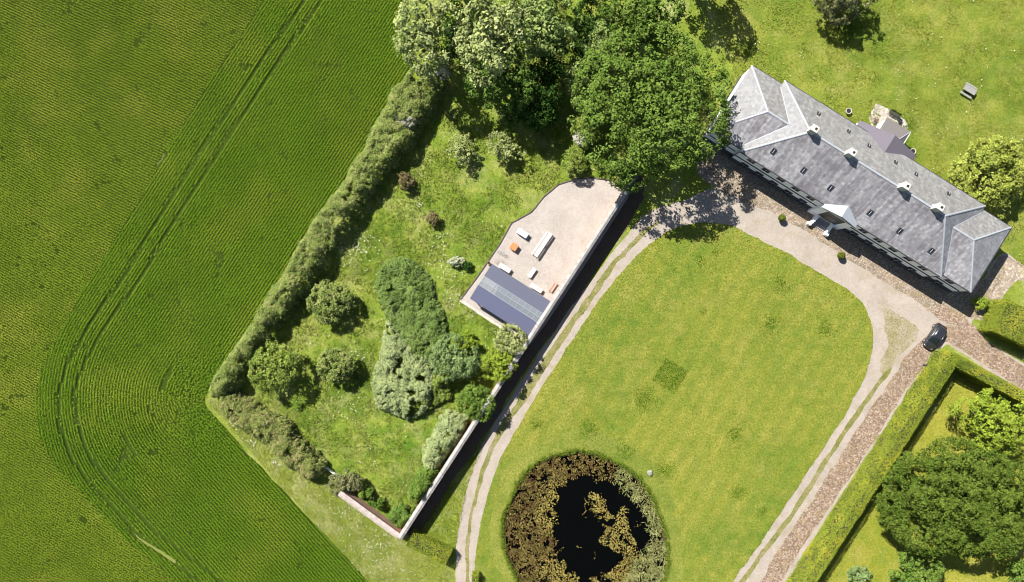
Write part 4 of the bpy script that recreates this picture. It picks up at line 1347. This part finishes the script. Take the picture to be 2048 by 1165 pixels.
# bollard
c = W(1851, 731, .4); c.z = .012
o = empty("bollard", c, 0, "small black cast iron bollard against the foot of the hedge", "bollard")
MB().lathe([(.16, 0), (.16, .06), (.10, .12), (.09, .55), (.13, .60), (.13, .66), (.06, .78), (.02, .82)], n=14).build("shaft", bl, o, smooth=False)
MB().box((.42, .1, .14), (.3, .22, .28), rz=.4).build("base_block", bl, o)
q = bmesh.new()
bmesh.ops.create_icosphere(q, subdivisions=2, radius=.42)
for v in q.verts:
    v.co *= 1 + random.uniform(-.14, .14); v.co.z *= .7
me = bpy.data.meshes.new("boulder"); q.to_mesh(me); q.free()
o = link("boulder", me, plain("lichen_stone", (.22, .22, .17), .9, var=.3, scale=4)); o.location = W(1300, 946, .2)
o.location.z = .22
tag(o, "lone pale grey boulder on the lawn right of the pond", "boulder")

# ------------------------------------------------------------------ trees, shrubs, hedges
M['bark'] = plain("bark", (.085, .07, .055), .9, var=.25, scale=3)
M['twig'] = plain("hedge_twigs", (.035, .032, .02), .95, var=.2)
def LM(key, dark, light, **k):
    f = 1.3
    light = tuple(c * f for c in light)
    if 'alt' in k: k['alt'] = tuple(c * f for c in k['alt'])
    M[key] = leaf_mat(key, dark, light, **k)
LM('pale_leaf', (.06, .095, .02), (.27, .30, .11), trans=.10, alt=(.34, .35, .17), altamt=.5)
LM('pale_leaf_b', (.05, .09, .016), (.185, .235, .07), trans=.10, alt=(.22, .255, .09), altamt=.45)
LM('mid_leaf', (.032, .068, .008), (.108, .16, .030), trans=.08, alt=(.135, .18, .036), altamt=.5)
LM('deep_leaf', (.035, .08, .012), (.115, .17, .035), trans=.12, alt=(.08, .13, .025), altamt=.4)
LM('oak_leaf', (.024, .046, .005), (.084, .118, .019), trans=.08, alt=(.10, .128, .021), altamt=.4)
LM('yellow_leaf', (.09, .125, .012), (.27, .295, .065), trans=.12, alt=(.25, .275, .055), altamt=.5)
LM('lime_leaf', (.075, .125, .010), (.20, .25, .032), trans=.15, alt=(.24, .265, .035), altamt=.4)
LM('hedge_leaf', (.058, .09, .018), (.185, .222, .062), trans=.10, scale=.5, alt=(.23, .23, .085), altamt=.6)
LM('hedge_leaf_b', (.05, .075, .018), (.19, .21, .06), trans=.10, scale=.5, alt=(.26, .22, .10), altamt=.65)
LM('clip_leaf', (.07, .105, .010), (.175, .20, .026), trans=.12, scale=.3, alt=(.225, .21, .022), altamt=.6)
LM('clip_side', (.12, .17, .02), (.27, .31, .05), trans=.2, scale=.3, alt=(.33, .34, .04), altamt=.5)
LM('grey_leaf', (.085, .12, .038), (.29, .325, .15), trans=.10, alt=(.24, .28, .115), altamt=.5)
LM('yew_leaf', (.03, .045, .015), (.17, .17, .075), trans=.1, alt=(.20, .19, .08), altamt=.5)
LM('mound_leaf', (.05, .095, .018), (.15, .205, .055), trans=.12, scale=.5, alt=(.13, .17, .06), altamt=.55)
LM('blue_leaf', (.06, .105, .03), (.17, .225, .085), trans=.12)
LM('bronze_leaf', (.05, .05, .02), (.16, .13, .06), trans=.15, alt=(.19, .14, .07), altamt=.5)
LM('blossom', (.26, .26, .19), (.46, .445, .38), trans=.2)
LM('fresh_leaf', (.06, .105, .014), (.185, .225, .046), trans=.12, alt=(.22, .24, .07), altamt=.5)
LM('spiky_leaf', (.13, .16, .05), (.30, .32, .13), trans=.2)
LM('box_leaf', (.03, .05, .008), (.13, .15, .02), trans=.15)
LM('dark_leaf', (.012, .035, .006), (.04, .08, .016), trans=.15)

def make_crown(R, rz, lobe, clump, k, leaf, seed, aspect=.6, majors=14, spread=.56, mrad=.5, up=.3, low=-.35, inner=True, dens=1.0, gap=.40):
    """leaf quads of a crown with radii (R[0], R[1], rz) about the origin: big lobes, clumps on the lobes, leaves on the clumps"""
    rng = np.random.default_rng(seed)
    d = norm(rng.normal(size=(majors * 4, 3)))
    d = d[d[:, 2] > low]
    # spread the lobes out
    pick = [0]
    while len(pick) < min(majors, len(d)):
        dist = np.min(np.linalg.norm(d[:, None] - d[pick][None], axis=2), axis=1)
        pick.append(int(np.argmax(dist + rng.uniform(0, .25, len(d)))))
    d = d[pick]
    sc = rng.uniform(.86, 1.12, len(d))
    mc = d * spread * sc[:, None]
    mr = mrad * rng.uniform(.75, 1.15, len(d))
    mc = np.concatenate([mc, [[0, 0, .15]]]); mr = np.concatenate([mr, [.62]])
    Rm = (R[0] + R[1]) / 2
    area = 4 * math.pi * Rm * Rm * .75
    n = int(dens * area / (clump * clump * 1.9))
    w = mr ** 2; w /= w.sum()
    idx = rng.choice(len(mr), n * 3, p=w)
    dd = norm(rng.normal(size=(n * 3, 3)))
    pt = mc[idx] + dd * mr[idx][:, None] * rng.uniform(.9, 1.06, n * 3)[:, None]
    dist = np.linalg.norm(pt[:, None] - mc[None], axis=2) / mr[None]
    dist[np.arange(len(pt)), idx] = 9
    ok = (dist.min(1) > .86) & (pt[:, 2] > low - .25)
    pt = pt[ok]
    q = pt * np.array([R[0], R[1], rz])
    g = vnoise(q[:, 0] + q[:, 2] * .6, q[:, 1] - q[:, 2] * .5, 1 / (clump * 3.2), seed + 5)
    pt = pt[g > gap][:n]
    cen = pt * np.array([R[0], R[1], rz])
    rad = clump * rng.uniform(.65, 1.35, len(cen))
    Q = clump_leaves(cen, rad, k, leaf, rng, up=up, aspect=aspect, flat=.8)
    if inner:
        ni = max(int(n * .22), 6)
        p2 = norm(rng.normal(size=(ni, 3))) * (rng.random((ni, 1)) ** .5) * .62
        p2[:, 2] = p2[:, 2] * .8
        Q2 = clump_leaves(p2 * np.array([R[0], R[1], rz]), np.full(ni, clump * 1.5), max(k // 2, 6), leaf * 1.7, rng, up=.2)
        Q = np.concatenate([Q, Q2])
    return Q, mc * np.array([R[0], R[1], rz])

def tree(name, px, py, rx, ry, h, zb, mat, label, cat="tree", seed=1, clump=.6, k=26, leaf=.32, rot=0.0, aspect=.6, majors=14, group=None,
         trunk=.3, spread=.56, mrad=.5, up=.3, low=-.35, dens=1.0, gap=.40, extra=None, zc=None):
    """crown centre and radii given in photograph pixels; height h, crown bottom zb in metres"""
    rzv = (h - zb) / 2
    zc = zb + rzv if zc is None else zc
    kk = S * (CAM_H - zc) / CAM_H
    c = W(px, py, zc)
    o = empty(name, (c.x, c.y, 0), 0, label, cat, group)
    R = (rx * kk / 1.04, ry * kk / 1.04)
    Q, mc = make_crown(R, rzv, 0, clump, k, leaf, seed, aspect, majors, spread, mrad, up, low, True, dens, gap)
    ca, sa = math.cos(rot), math.sin(rot)
    X = Q[..., 0] * ca - Q[..., 1] * sa; Y = Q[..., 0] * sa + Q[..., 1] * ca
    Q = np.stack([X, Y, np.maximum(Q[..., 2] + zc, .04)], -1)
    quads("crown", Q, mat, o)
    if extra is not None:
        emat, frac, esz = extra
        rng = np.random.default_rng(seed + 99)
        top = Q.mean(1)
        top = top[top[:, 2] > zc]
        s_ = top[rng.random(len(top)) < frac]
        N = rng.normal(size=s_.shape) * .4; N[:, 2] += 1
        quads("blossom", leaf_quads(s_ + np.array([0, 0, .08]), N, esz, .9, rng), emat, o)
    t = MB()
    rng = random.Random(seed)
    t.tube([(0, 0, -.05), (.02, .03, max(zb, .3) * .5 + .1), (-.03, .05, zb + rzv * .5), (0, 0, zc + rzv * .3)], [trunk * 1.35, trunk, trunk * .7, trunk * .25], 9)
    for m_ in mc[:7]:
        x, y, z = m_[0] * ca - m_[1] * sa, m_[0] * sa + m_[1] * ca, m_[2] + zc
        if z < zb * .8 + .2: continue
        t.tube([(0, .02, max(zb * .75, .15)), (x * .35, y * .35, zb + (z - zb) * .45), (x * .85, y * .85, z)], [trunk * .5, trunk * .35, trunk * .12], 6)
    t.build("trunk", M['bark'], o, smooth=True)
    return o

# the wood at the top of the picture
tree("deciduous_tree", 852, 62, 66, 78, 14.5, 3.5, M['pale_leaf'], "pale leafy tree at the field edge, leftmost of the tall trees", seed=1, clump=.62, k=20, leaf=.40, gap=.44, trunk=.35)
tree("deciduous_tree", 988, 75, 76, 98, 16.5, 4, M['pale_leaf'], "largest pale green tree, second from the field in the wood", seed=2, clump=.62, k=20, leaf=.40, gap=.44, trunk=.4)
tree("deciduous_tree", 1090, 50, 72, 72, 15.5, 4, M['pale_leaf_b'], "pale green tree right of the largest pale one in the wood", seed=3, clump=.62, k=20, leaf=.40, gap=.44, trunk=.4)
tree("deciduous_tree", 893, -85, 60, 48, 14, 3, M['deep_leaf'], "dark tree beyond the top edge behind the leftmost pale tree", seed=17, clump=.6, k=22, leaf=.34, gap=.3)
tree("deciduous_tree", 1015, -98, 72, 50, 15, 3, M['deep_leaf'], "dark tree beyond the top edge behind the largest pale tree", seed=18, clump=.6, k=22, leaf=.34, gap=.3)
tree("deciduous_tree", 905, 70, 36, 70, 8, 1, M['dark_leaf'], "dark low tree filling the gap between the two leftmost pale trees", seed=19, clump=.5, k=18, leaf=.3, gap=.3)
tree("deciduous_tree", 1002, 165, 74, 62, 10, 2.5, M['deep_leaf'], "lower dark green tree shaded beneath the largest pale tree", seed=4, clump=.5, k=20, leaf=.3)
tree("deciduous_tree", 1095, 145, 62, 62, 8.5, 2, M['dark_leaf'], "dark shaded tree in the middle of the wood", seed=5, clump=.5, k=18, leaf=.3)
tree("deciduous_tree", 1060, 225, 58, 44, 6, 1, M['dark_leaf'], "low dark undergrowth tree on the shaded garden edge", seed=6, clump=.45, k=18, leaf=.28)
tree("deciduous_tree", 1195, -75, 95, 70, 17, 4, M['deep_leaf'], "dark tree at the very top edge between pale and broad trees", seed=7, clump=.6, k=20, leaf=.34)
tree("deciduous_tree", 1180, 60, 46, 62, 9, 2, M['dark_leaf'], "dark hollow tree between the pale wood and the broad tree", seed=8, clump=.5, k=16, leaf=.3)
tree("deciduous_tree", 1285, 30, 92, 66, 15, 4, M['mid_leaf'], "mid green tree at top edge just above the broad tree", seed=9, clump=.55, k=22, leaf=.32, trunk=.4)
tree("deciduous_tree", 1215, 85, 50, 48, 11, 4, M['pale_leaf_b'], "small pale tree tucked at the broad tree's upper left", seed=10, clump=.5, k=20, leaf=.3)
tree("broad_tree", 1305, 205, 170, 162, 16.5, 3.5, M['mid_leaf'], "huge broad crowned green tree overhanging the manor's left end", seed=11, clump=.66, k=24, leaf=.34, majors=26, spread=.62, mrad=.38, trunk=.6, gap=.33)
tree("deciduous_tree", 1160, 155, 30, 62, 9, 2, M['pale_leaf_b'], "slim greyish tree along the broad tree's left flank", seed=12, clump=.4, k=20, leaf=.24)
tree("flowering_shrub", 1172, 255, 26, 40, 5, .8, M['fresh_leaf'], "pale shrub under the broad tree with a white blossom tip", cat="shrub", seed=13, clump=.35, k=20, leaf=.22)
tree("flowering_shrub", 1161, 279, 15, 13, 3.2, .8, M['blossom'], "small white blossoming bush by the broad tree's lower left", cat="shrub", seed=14, clump=.26, k=20, leaf=.18, majors=6)
tree("deciduous_tree", 1255, 345, 44, 40, 7, 1.5, M['deep_leaf'], "dark tree beside the upper end of the long wall", seed=15, clump=.45, k=20, leaf=.28)
tree("deciduous_tree", 1400, -82, 62, 54, 14, 3, M['deep_leaf'], "dark tree beyond the top edge shading the back lawn", seed=16, clump=.6, k=22, leaf=.34, gap=.3)
# fruit trees and shrubs of the upper garden
tree("fruit_tree", 927, 302, 33, 33, 3.6, .9, M['spiky_leaf'], "small feathery tree on the sunlit grass, left of a pair", seed=20, clump=.30, k=11, leaf=.30, aspect=.3, majors=10, dens=.5, trunk=.1, group="feathery young trees")
tree("fruit_tree", 1012, 300, 40, 36, 3.9, .9, M['spiky_leaf'], "small feathery tree at the shadow edge, right of a pair", seed=21, clump=.30, k=12, leaf=.30, aspect=.3, majors=10, dens=.6, trunk=.1, group="feathery young trees")
tree("fruit_tree", 1150, 322, 26, 28, 3.6, .6, M['fresh_leaf'], "light green young tree just above the patio's curved edge", seed=22, clump=.28, k=16, leaf=.24, aspect=.4, majors=9, dens=.8, trunk=.1)
tree("garden_shrub", 813, 362, 17, 18, 2.3, .1, M['bronze_leaf'], "small bronze shrub near the hedge, upper of two", cat="shrub", seed=23, clump=.24, k=18, leaf=.17, majors=8, trunk=.08, group="small bronze shrubs")
tree("garden_shrub", 866, 436, 14, 16, 1.9, .1, M['bronze_leaf'], "small bronze shrub in open grass, lower of two", cat="shrub", seed=24, clump=.22, k=18, leaf=.16, majors=8, trunk=.08, group="small bronze shrubs")
tree("flowering_shrub", 915, 526, 17, 12, 1.5, .1, M['grey_leaf'], "white flowering low shrub left of the blue roofed shed", cat="shrub", seed=25, clump=.22, k=16, leaf=.17, majors=7, trunk=.06, extra=(M['blossom'], .25, .18))
tree("garden_shrub", 935, 533, 10, 9, 1.1, .1, M['dark_leaf'], "tiny dark shrub touching the white flowering one", cat="shrub", seed=26, clump=.2, k=14, leaf=.16, majors=5, trunk=.05)
# round bushes
tree("round_shrub", 661, 607, 52, 45, 4.3, .2, M['hedge_leaf'], "largest round pale bush beside the long field hedge", cat="shrub", seed=30, clump=.34, k=22, leaf=.22, majors=20, spread=.62, mrad=.36, trunk=.15)
tree("round_shrub", 673, 731, 41, 38, 4.0, .2, M['hedge_leaf'], "round pale bush standing alone in the lower garden grass", cat="shrub", seed=31, clump=.32, k=22, leaf=.22, majors=18, spread=.62, mrad=.36, trunk=.15)
tree("deciduous_tree", 547, 738, 53, 53, 5.6, .8, M['fresh_leaf'], "bright leafy tree at the hedge corner of the lower garden", seed=32, clump=.42, k=20, leaf=.26, majors=16, trunk=.2)
# the long mound
def shrub_mass(name, pts, h, mat, label, seed, clump=.3, k=18, leaf=.2, cat="shrub", edge=.6, up=.45, extra=None, aspect=.55, zlow=.05, noise=.55, dens=1.15, gap=.20):
    """low spreading shrub: dome of leaf clumps over an outline given in pixels at half height"""
    rng = np.random.default_rng(seed)
    poly = smooth_loop(pxs(pts, h * .5), .4, .18, seed=seed)
    c0 = poly.mean(0)
    o = empty(name, (c0[0], c0[1], 0), 0, label, cat)
    lo, hi = poly.min(0), poly.max(0)
    A = (hi - lo).prod()
    n = int(A / (clump * clump * .62) * dens)
    X = rng.uniform(lo[0], hi[0], n); Y = rng.uniform(lo[1], hi[1], n)
    ok = pip(X, Y, poly)
    X, Y = X[ok], Y[ok]
    dist = seg_dist(X, Y, np.concatenate([poly, poly[:1]]))
    Rm = max(dist.max(), .4)
    t = np.clip(dist / min(Rm * edge + .3, 2.6), 0, 1)
    prof = np.sqrt(1 - (1 - t) ** 2)
    nz = vnoise(X, Y, .55, seed + 1) * .6 + vnoise(X, Y, 1.4, seed + 2) * .4
    Z = h * (prof * (1 - noise) + noise * prof * nz * 1.8)
    gp = vnoise(X, Y, 1 / (clump * 3.4), seed + 7) > gap
    X, Y, Z, t = X[gp], Y[gp], Z[gp], t[gp]
    cen = np.stack([X - c0[0], Y - c0[1], np.maximum(Z - clump * .5, .1)], 1)
    # skirts down the sides
    sk = t < .6
    cs = cen[sk].copy(); cs[:, 2] *= rng.uniform(.15, .8, len(cs))
    cen = np.concatenate([cen, cs])
    Q = clump_leaves(cen, clump * rng.uniform(.7, 1.3, len(cen)), k, leaf, rng, up=up, aspect=aspect)
    Q[..., 2] = np.maximum(Q[..., 2], .03)
    quads("foliage", Q, mat, o)
    if extra is not None:
        emat, frac, esz = extra
        top = cen[rng.random(len(cen)) < frac]
        top = np.repeat(top, 5, 0) + rng.normal(size=(len(top) * 5, 3)) * clump * .6
        top[:, 2] += clump * .8
        N = rng.normal(size=top.shape) * .4; N[:, 2] += 1
        quads("blossom", leaf_quads(top, N, esz, .9, rng), emat, o)
    b = MB()
    for i in range(9):
        q = rng.integers(0, len(X))
        b.tube([(X[q] - c0[0], Y[q] - c0[1], -.02), (X[q] - c0[0] + .1, Y[q] - c0[1] + .05, max(Z[q] * .75, .1))], [.05, .02], 5)
    b.build("stem", M['bark'], o)
    return o
shrub_mass("shrub_mound", [(775, 522), (815, 516), (842, 538), (868, 585), (885, 630), (895, 665), (890, 715), (850, 740), (800, 705), (772, 650), (758, 600), (750, 555)], 2.0, M['mound_leaf'], "long dark green mound of low shrubs in the garden's middle", 33, clump=.26, k=18, leaf=.17)
shrub_mass("shrub_mound", [(772, 640), (800, 660), (845, 700), (868, 745), (870, 790), (850, 825), (812, 840), (770, 828), (748, 800), (745, 760), (757, 715)], 2.6, M['grey_leaf'], "pale silvery shrub mass at the lower end of the dark mound", 34, clump=.27, k=20, leaf=.19)
shrub_mass("shrub_mound", [(862, 745), (885, 760), (905, 790), (880, 810), (855, 820)], 1.8, M['fresh_leaf'], "green fringe of shrubs right of the silvery mass", 35, clump=.26, k=18, leaf=.2)
tree("deciduous_tree", 912, 718, 50, 44, 5.4, .5, M['blue_leaf'], "blue green tree beside the silvery shrub mass", seed=36, clump=.38, k=20, leaf=.24, majors=14, trunk=.18)
tree("deciduous_tree", 888, 752, 26, 26, 3.4, .4, M['fresh_leaf'], "small fresh green tree below the blue green tree", seed=37, clump=.32, k=18, leaf=.22, majors=9, trunk=.1)
tree("deciduous_tree", 935, 685, 24, 20, 2.6, .3, M['lime_leaf'], "low lime green shrub above the blue green tree", cat="shrub", seed=38, clump=.28, k=18, leaf=.2, majors=8, trunk=.1)
tree("deciduous_tree", 1022, 682, 36, 30, 5.6, .8, M['spiky_leaf'], "feathery light tree overlapping the shed's lower roof corner", seed=39, clump=.34, k=18, leaf=.27, aspect=.4, majors=12, trunk=.14)
tree("deciduous_tree", 1000, 728, 32, 38, 5.6, .8, M['lime_leaf'], "bright lime tree against the long wall below the shed", seed=40, clump=.36, k=20, leaf=.25, majors=12, trunk=.14)
tree("deciduous_tree", 952, 803, 40, 38, 5.2, .5, M['mid_leaf'], "round mid green tree against the middle of the long wall", seed=41, clump=.36, k=20, leaf=.25, majors=13, trunk=.15)
shrub_mass("wall_shrub", [(905, 825), (935, 835), (930, 855), (900, 900), (875, 935), (850, 940), (845, 905), (862, 865), (885, 835)], 3.4, M['grey_leaf'], "pale silvery shrub bank leaning on the long wall", 42, clump=.28, k=20, leaf=.19)
shrub_mass("wall_shrub", [(850, 930), (875, 938), (868, 965), (848, 1000), (825, 1008), (812, 985), (825, 955)], 3.6, M['mid_leaf'], "green shrubs on the long wall near its lower corner", 43, clump=.34, k=20, leaf=.24)
shrub_mass("wall_shrub", [(800, 1015), (820, 1012), (830, 1025), (815, 1048), (798, 1055), (775, 1030), (782, 1018)], 2.4, M['deep_leaf'], "dark green shrub in the corner where both walls meet", 44, clump=.3, k=20, leaf=.22)
shrub_mass("wall_shrub", [(722, 975), (745, 985), (768, 1005), (765, 1020), (745, 1012), (722, 998)], 2.0, M['mid_leaf'], "mid green shrub row behind the short brick wall", 45, clump=.3, k=20, leaf=.22)
tree("yew_shrub", 692, 966, 33, 28, 3.2, .1, M['yew_leaf'], "dark olive bush at the free end of the short wall", cat="shrub", seed=46, clump=.26, k=20, leaf=.19, majors=12, trunk=.12)
# right side
tree("yew_tree", 1690, -8, 66, 48, 7.5, .3, M['yew_leaf'], "dark dense evergreen cut by the top edge above the back lawn", seed=50, clump=.4, k=24, leaf=.24, majors=18, trunk=.3)
tree("garden_tree", 1984, 345, 80, 80, 6.8, .6, M['yellow_leaf'], "bright yellow green tree beside the manor's right end", seed=51, clump=.46, k=22, leaf=.28, majors=18, spread=.62, mrad=.36, trunk=.22)
tree("garden_tree", 1990, 838, 98, 66, 8.5, .8, M['lime_leaf'], "lime green tree behind the clipped hedge corner", seed=52, clump=.46, k=22, leaf=.28, majors=18, trunk=.25)
tree("broad_tree", 1918, 1002, 172, 118, 11.5, 2, M['oak_leaf'], "huge dark green spreading tree at lower right", seed=53, clump=.5, k=24, leaf=.28, majors=30, spread=.64, mrad=.36, trunk=.5, gap=.27, dens=1.25)
tree("garden_tree", 1828, 1150, 62, 52, 6, .6, M['mid_leaf'], "greyish green tree cut by the bottom edge at right", seed=54, clump=.4, k=22, leaf=.25, trunk=.2)
tree("garden_shrub", 1720, 1152, 22, 22, 2.4, .1, M['blue_leaf'], "small grey green shrub at the bottom edge near the hedge", cat="shrub", seed=55, clump=.3, k=18, leaf=.2, majors=7, trunk=.08)
tree("garden_tree", 2046, 1150, 32, 28, 5, .5, M['mid_leaf'], "green tree in the bottom right corner", seed=56, clump=.4, k=20, leaf=.25, majors=9, trunk=.15)
tree("garden_shrub", 1962, 607, 15, 14, 1.9, .1, M['lime_leaf'], "small lime bush at the manor's lower right corner", cat="shrub", seed=57, clump=.24, k=18, leaf=.18, majors=8, trunk=.06)

# topiary balls in tubs before the house
for px, py, lb in ((1562, 436.5, "clipped ball in a dark tub, the left one before the manor"), (1680.5, 511.5, "clipped ball in a dark tub, the right one before the manor")):
    o = pot("topiary", px, py, .36, .5, lb, .012, M['dark'], cat="topiary", group="clipped balls before the manor")
    rng = np.random.default_rng(int(px))
    d = norm(rng.normal(size=(900, 3)))
    Pq = d * np.array([.52, .52, .5]) * rng.uniform(.86, 1.05, (900, 1)) + np.array([0, 0, .92])
    quads("foliage", leaf_quads(Pq, d + rng.normal(size=d.shape) * .4 + np.array([0, 0, .3]), .15, .6, rng), M['box_leaf'], o)
    q = MB(); q.lathe([(.05, .45), (.3, .6), (.43, .92), (.3, 1.25), (.05, 1.36)], n=12); q.build("branches", M['twig'], o)

# hedges
def hedge(name, pts, w, h, mat, label, seed, leaf=.18, clump=.0, rough=.08, dens=105, mats=None, cat="hedge", z_at=None):
    """clipped hedge: box section along a centre line given in pixels at the top"""
    rng = np.random.default_rng(seed)
    L = np.array([tuple(W(p[0], p[1], h)[:2]) for p in pts])
    c0 = L.mean(0)
    o = empty(name, (c0[0], c0[1], 0), 0, label, cat)
    PT = []; NN = []; core = MB()
    for i, (a, b) in enumerate(zip(L[:-1], L[1:])):
        d = b - a; ln = np.linalg.norm(d); d = d / ln; nn_ = np.array([-d[1], d[0]])
        e0 = w / 2 if i > 0 else 0; e1 = w / 2 if i < len(L) - 2 else 0
        ncap = int((ln + e1) * w * dens)
        s_ = rng.uniform(-0, ln + e1, ncap); v = rng.uniform(-w / 2, w / 2, ncap)
        zt = h - rng.random(ncap) ** 2 * .22 - .10 * (np.abs(v) / (w / 2)) ** 6
        zt += (vnoise(s_, v, .5, seed) - .5) * rough * 3
        PT.append(np.stack([a[0] + d[0] * s_ + nn_[0] * v, a[1] + d[1] * s_ + nn_[1] * v, zt], 1)); NN.append(np.tile([0, 0, 1.], (ncap, 1)))
        for sd in (-1, 1):
            m_ = int((ln + e1) * h * dens * .8)
            s_ = rng.uniform(0, ln + e1, m_); zz = rng.uniform(.05, h, m_)
            v = sd * (w / 2 - rng.random(m_) ** 2 * .2 + (vnoise(s_, zz, .6, seed + 3) - .5) * rough * 3)
            PT.append(np.stack([a[0] + d[0] * s_ + nn_[0] * v, a[1] + d[1] * s_ + nn_[1] * v, zz], 1))
            NN.append(np.tile([nn_[0] * sd, nn_[1] * sd, .35], (m_, 1)))
        for end, sgn, use in ((0, -1, i == 0), (ln, 1, i == len(L) - 2)):
            if not use: continue
            m_ = int(w * h * dens)
            v = rng.uniform(-w / 2, w / 2, m_); zz = rng.uniform(.05, h, m_); s2 = end + sgn * rng.uniform(-.15, .05, m_)
            PT.append(np.stack([a[0] + d[0] * s2 + nn_[0] * v, a[1] + d[1] * s2 + nn_[1] * v, zz], 1)); NN.append(np.tile([d[0] * sgn, d[1] * sgn, .35], (m_, 1)))
        mid = (a + b) / 2 + d * (e1 - 0) / 2 - c0
        core.box((mid[0], mid[1], (h - .4) / 2), (ln + e1 - .5, w - .6, h - .4 - .002 * i), rz=math.atan2(d[1], d[0]))
    Pq = np.concatenate(PT) - np.array([c0[0], c0[1], 0]); N = np.concatenate(NN) + rng.normal(size=Pq.shape) * .5 + np.array(-SUN_DIR) * .4
    quads("foliage", leaf_quads(Pq, N, leaf, .62, rng), mat, o)
    core.build("branches", M['twig'], o)
    return o
hedge("clipped_hedge", [(1594, 1209), (1908.5, 718), (2083, 813)], 1.7, 4.2, M['clip_leaf'], "long clipped yellow green hedge turning a corner beside the lane", 60)
hedge("clipped_hedge", [(2002, 631), (2134, 691)], 5.0, 3.7, M['clip_leaf'], "wide clipped hedge block across the lane from the hedge corner", 61)
hedge("clipped_hedge", [(818, 1079), (897, 1118)], 2.3, 2.2, M['clip_leaf'], "short clipped hedge running from the wall corner to the wheel tracks", 62)
hedge("clipped_hedge", [(951, 1150), (947, 1210)], 1.0, 1.6, M['clip_leaf'], "stub of clipped hedge at the bottom edge right of the tracks", 63)

def wild_hedge(name, outline, h, mat, label, seed, **k):
    return shrub_mass(name, outline, h, mat, label, seed, cat="hedge", **k)
wild_hedge("field_hedge", [(868, 138), (895, 160), (872, 205), (839, 260), (806, 310), (771, 352), (736, 389), (697, 448), (658, 505), (625, 560), (592, 602), (556, 647), (524, 692), (495, 735), (472, 775), (440, 800), (416, 790), (418, 762), (440, 730), (470, 690), (508, 640), (545, 575), (585, 520), (630, 440), (675, 375), (715, 310), (755, 240), (795, 180), (835, 130)], 3.5, M['hedge_leaf'], "long pale green hedge dividing the crop field from the walled garden", 64, clump=.33, k=20, leaf=.21, edge=.42, noise=.42, dens=1.4, gap=.21)
wild_hedge("field_hedge", [(455, 775), (490, 790), (530, 820), (575, 845), (605, 880), (640, 915), (648, 940), (622, 960), (590, 945), (550, 915), (510, 880), (470, 848), (435, 815), (430, 795)], 2.9, M['hedge_leaf_b'], "darker olive hedge along the garden's bottom left edge", 65, clump=.32, k=20, leaf=.2, edge=.5, noise=.40, dens=1.4, gap=.12)
tree("flowering_shrub", 810, 240, 25, 20, 4.0, 1.2, M['blossom'], "white blossoming bush in the long hedge, lower of two", cat="shrub", seed=66, clump=.3, k=16, leaf=.2, majors=9, trunk=.08)
tree("flowering_shrub", 878, 142, 22, 22, 4.4, 1.5, M['blossom'], "white blossoming bush at the top end of the long hedge", cat="shrub", seed=67, clump=.3, k=12, leaf=.2, majors=8, dens=.6, trunk=.08)
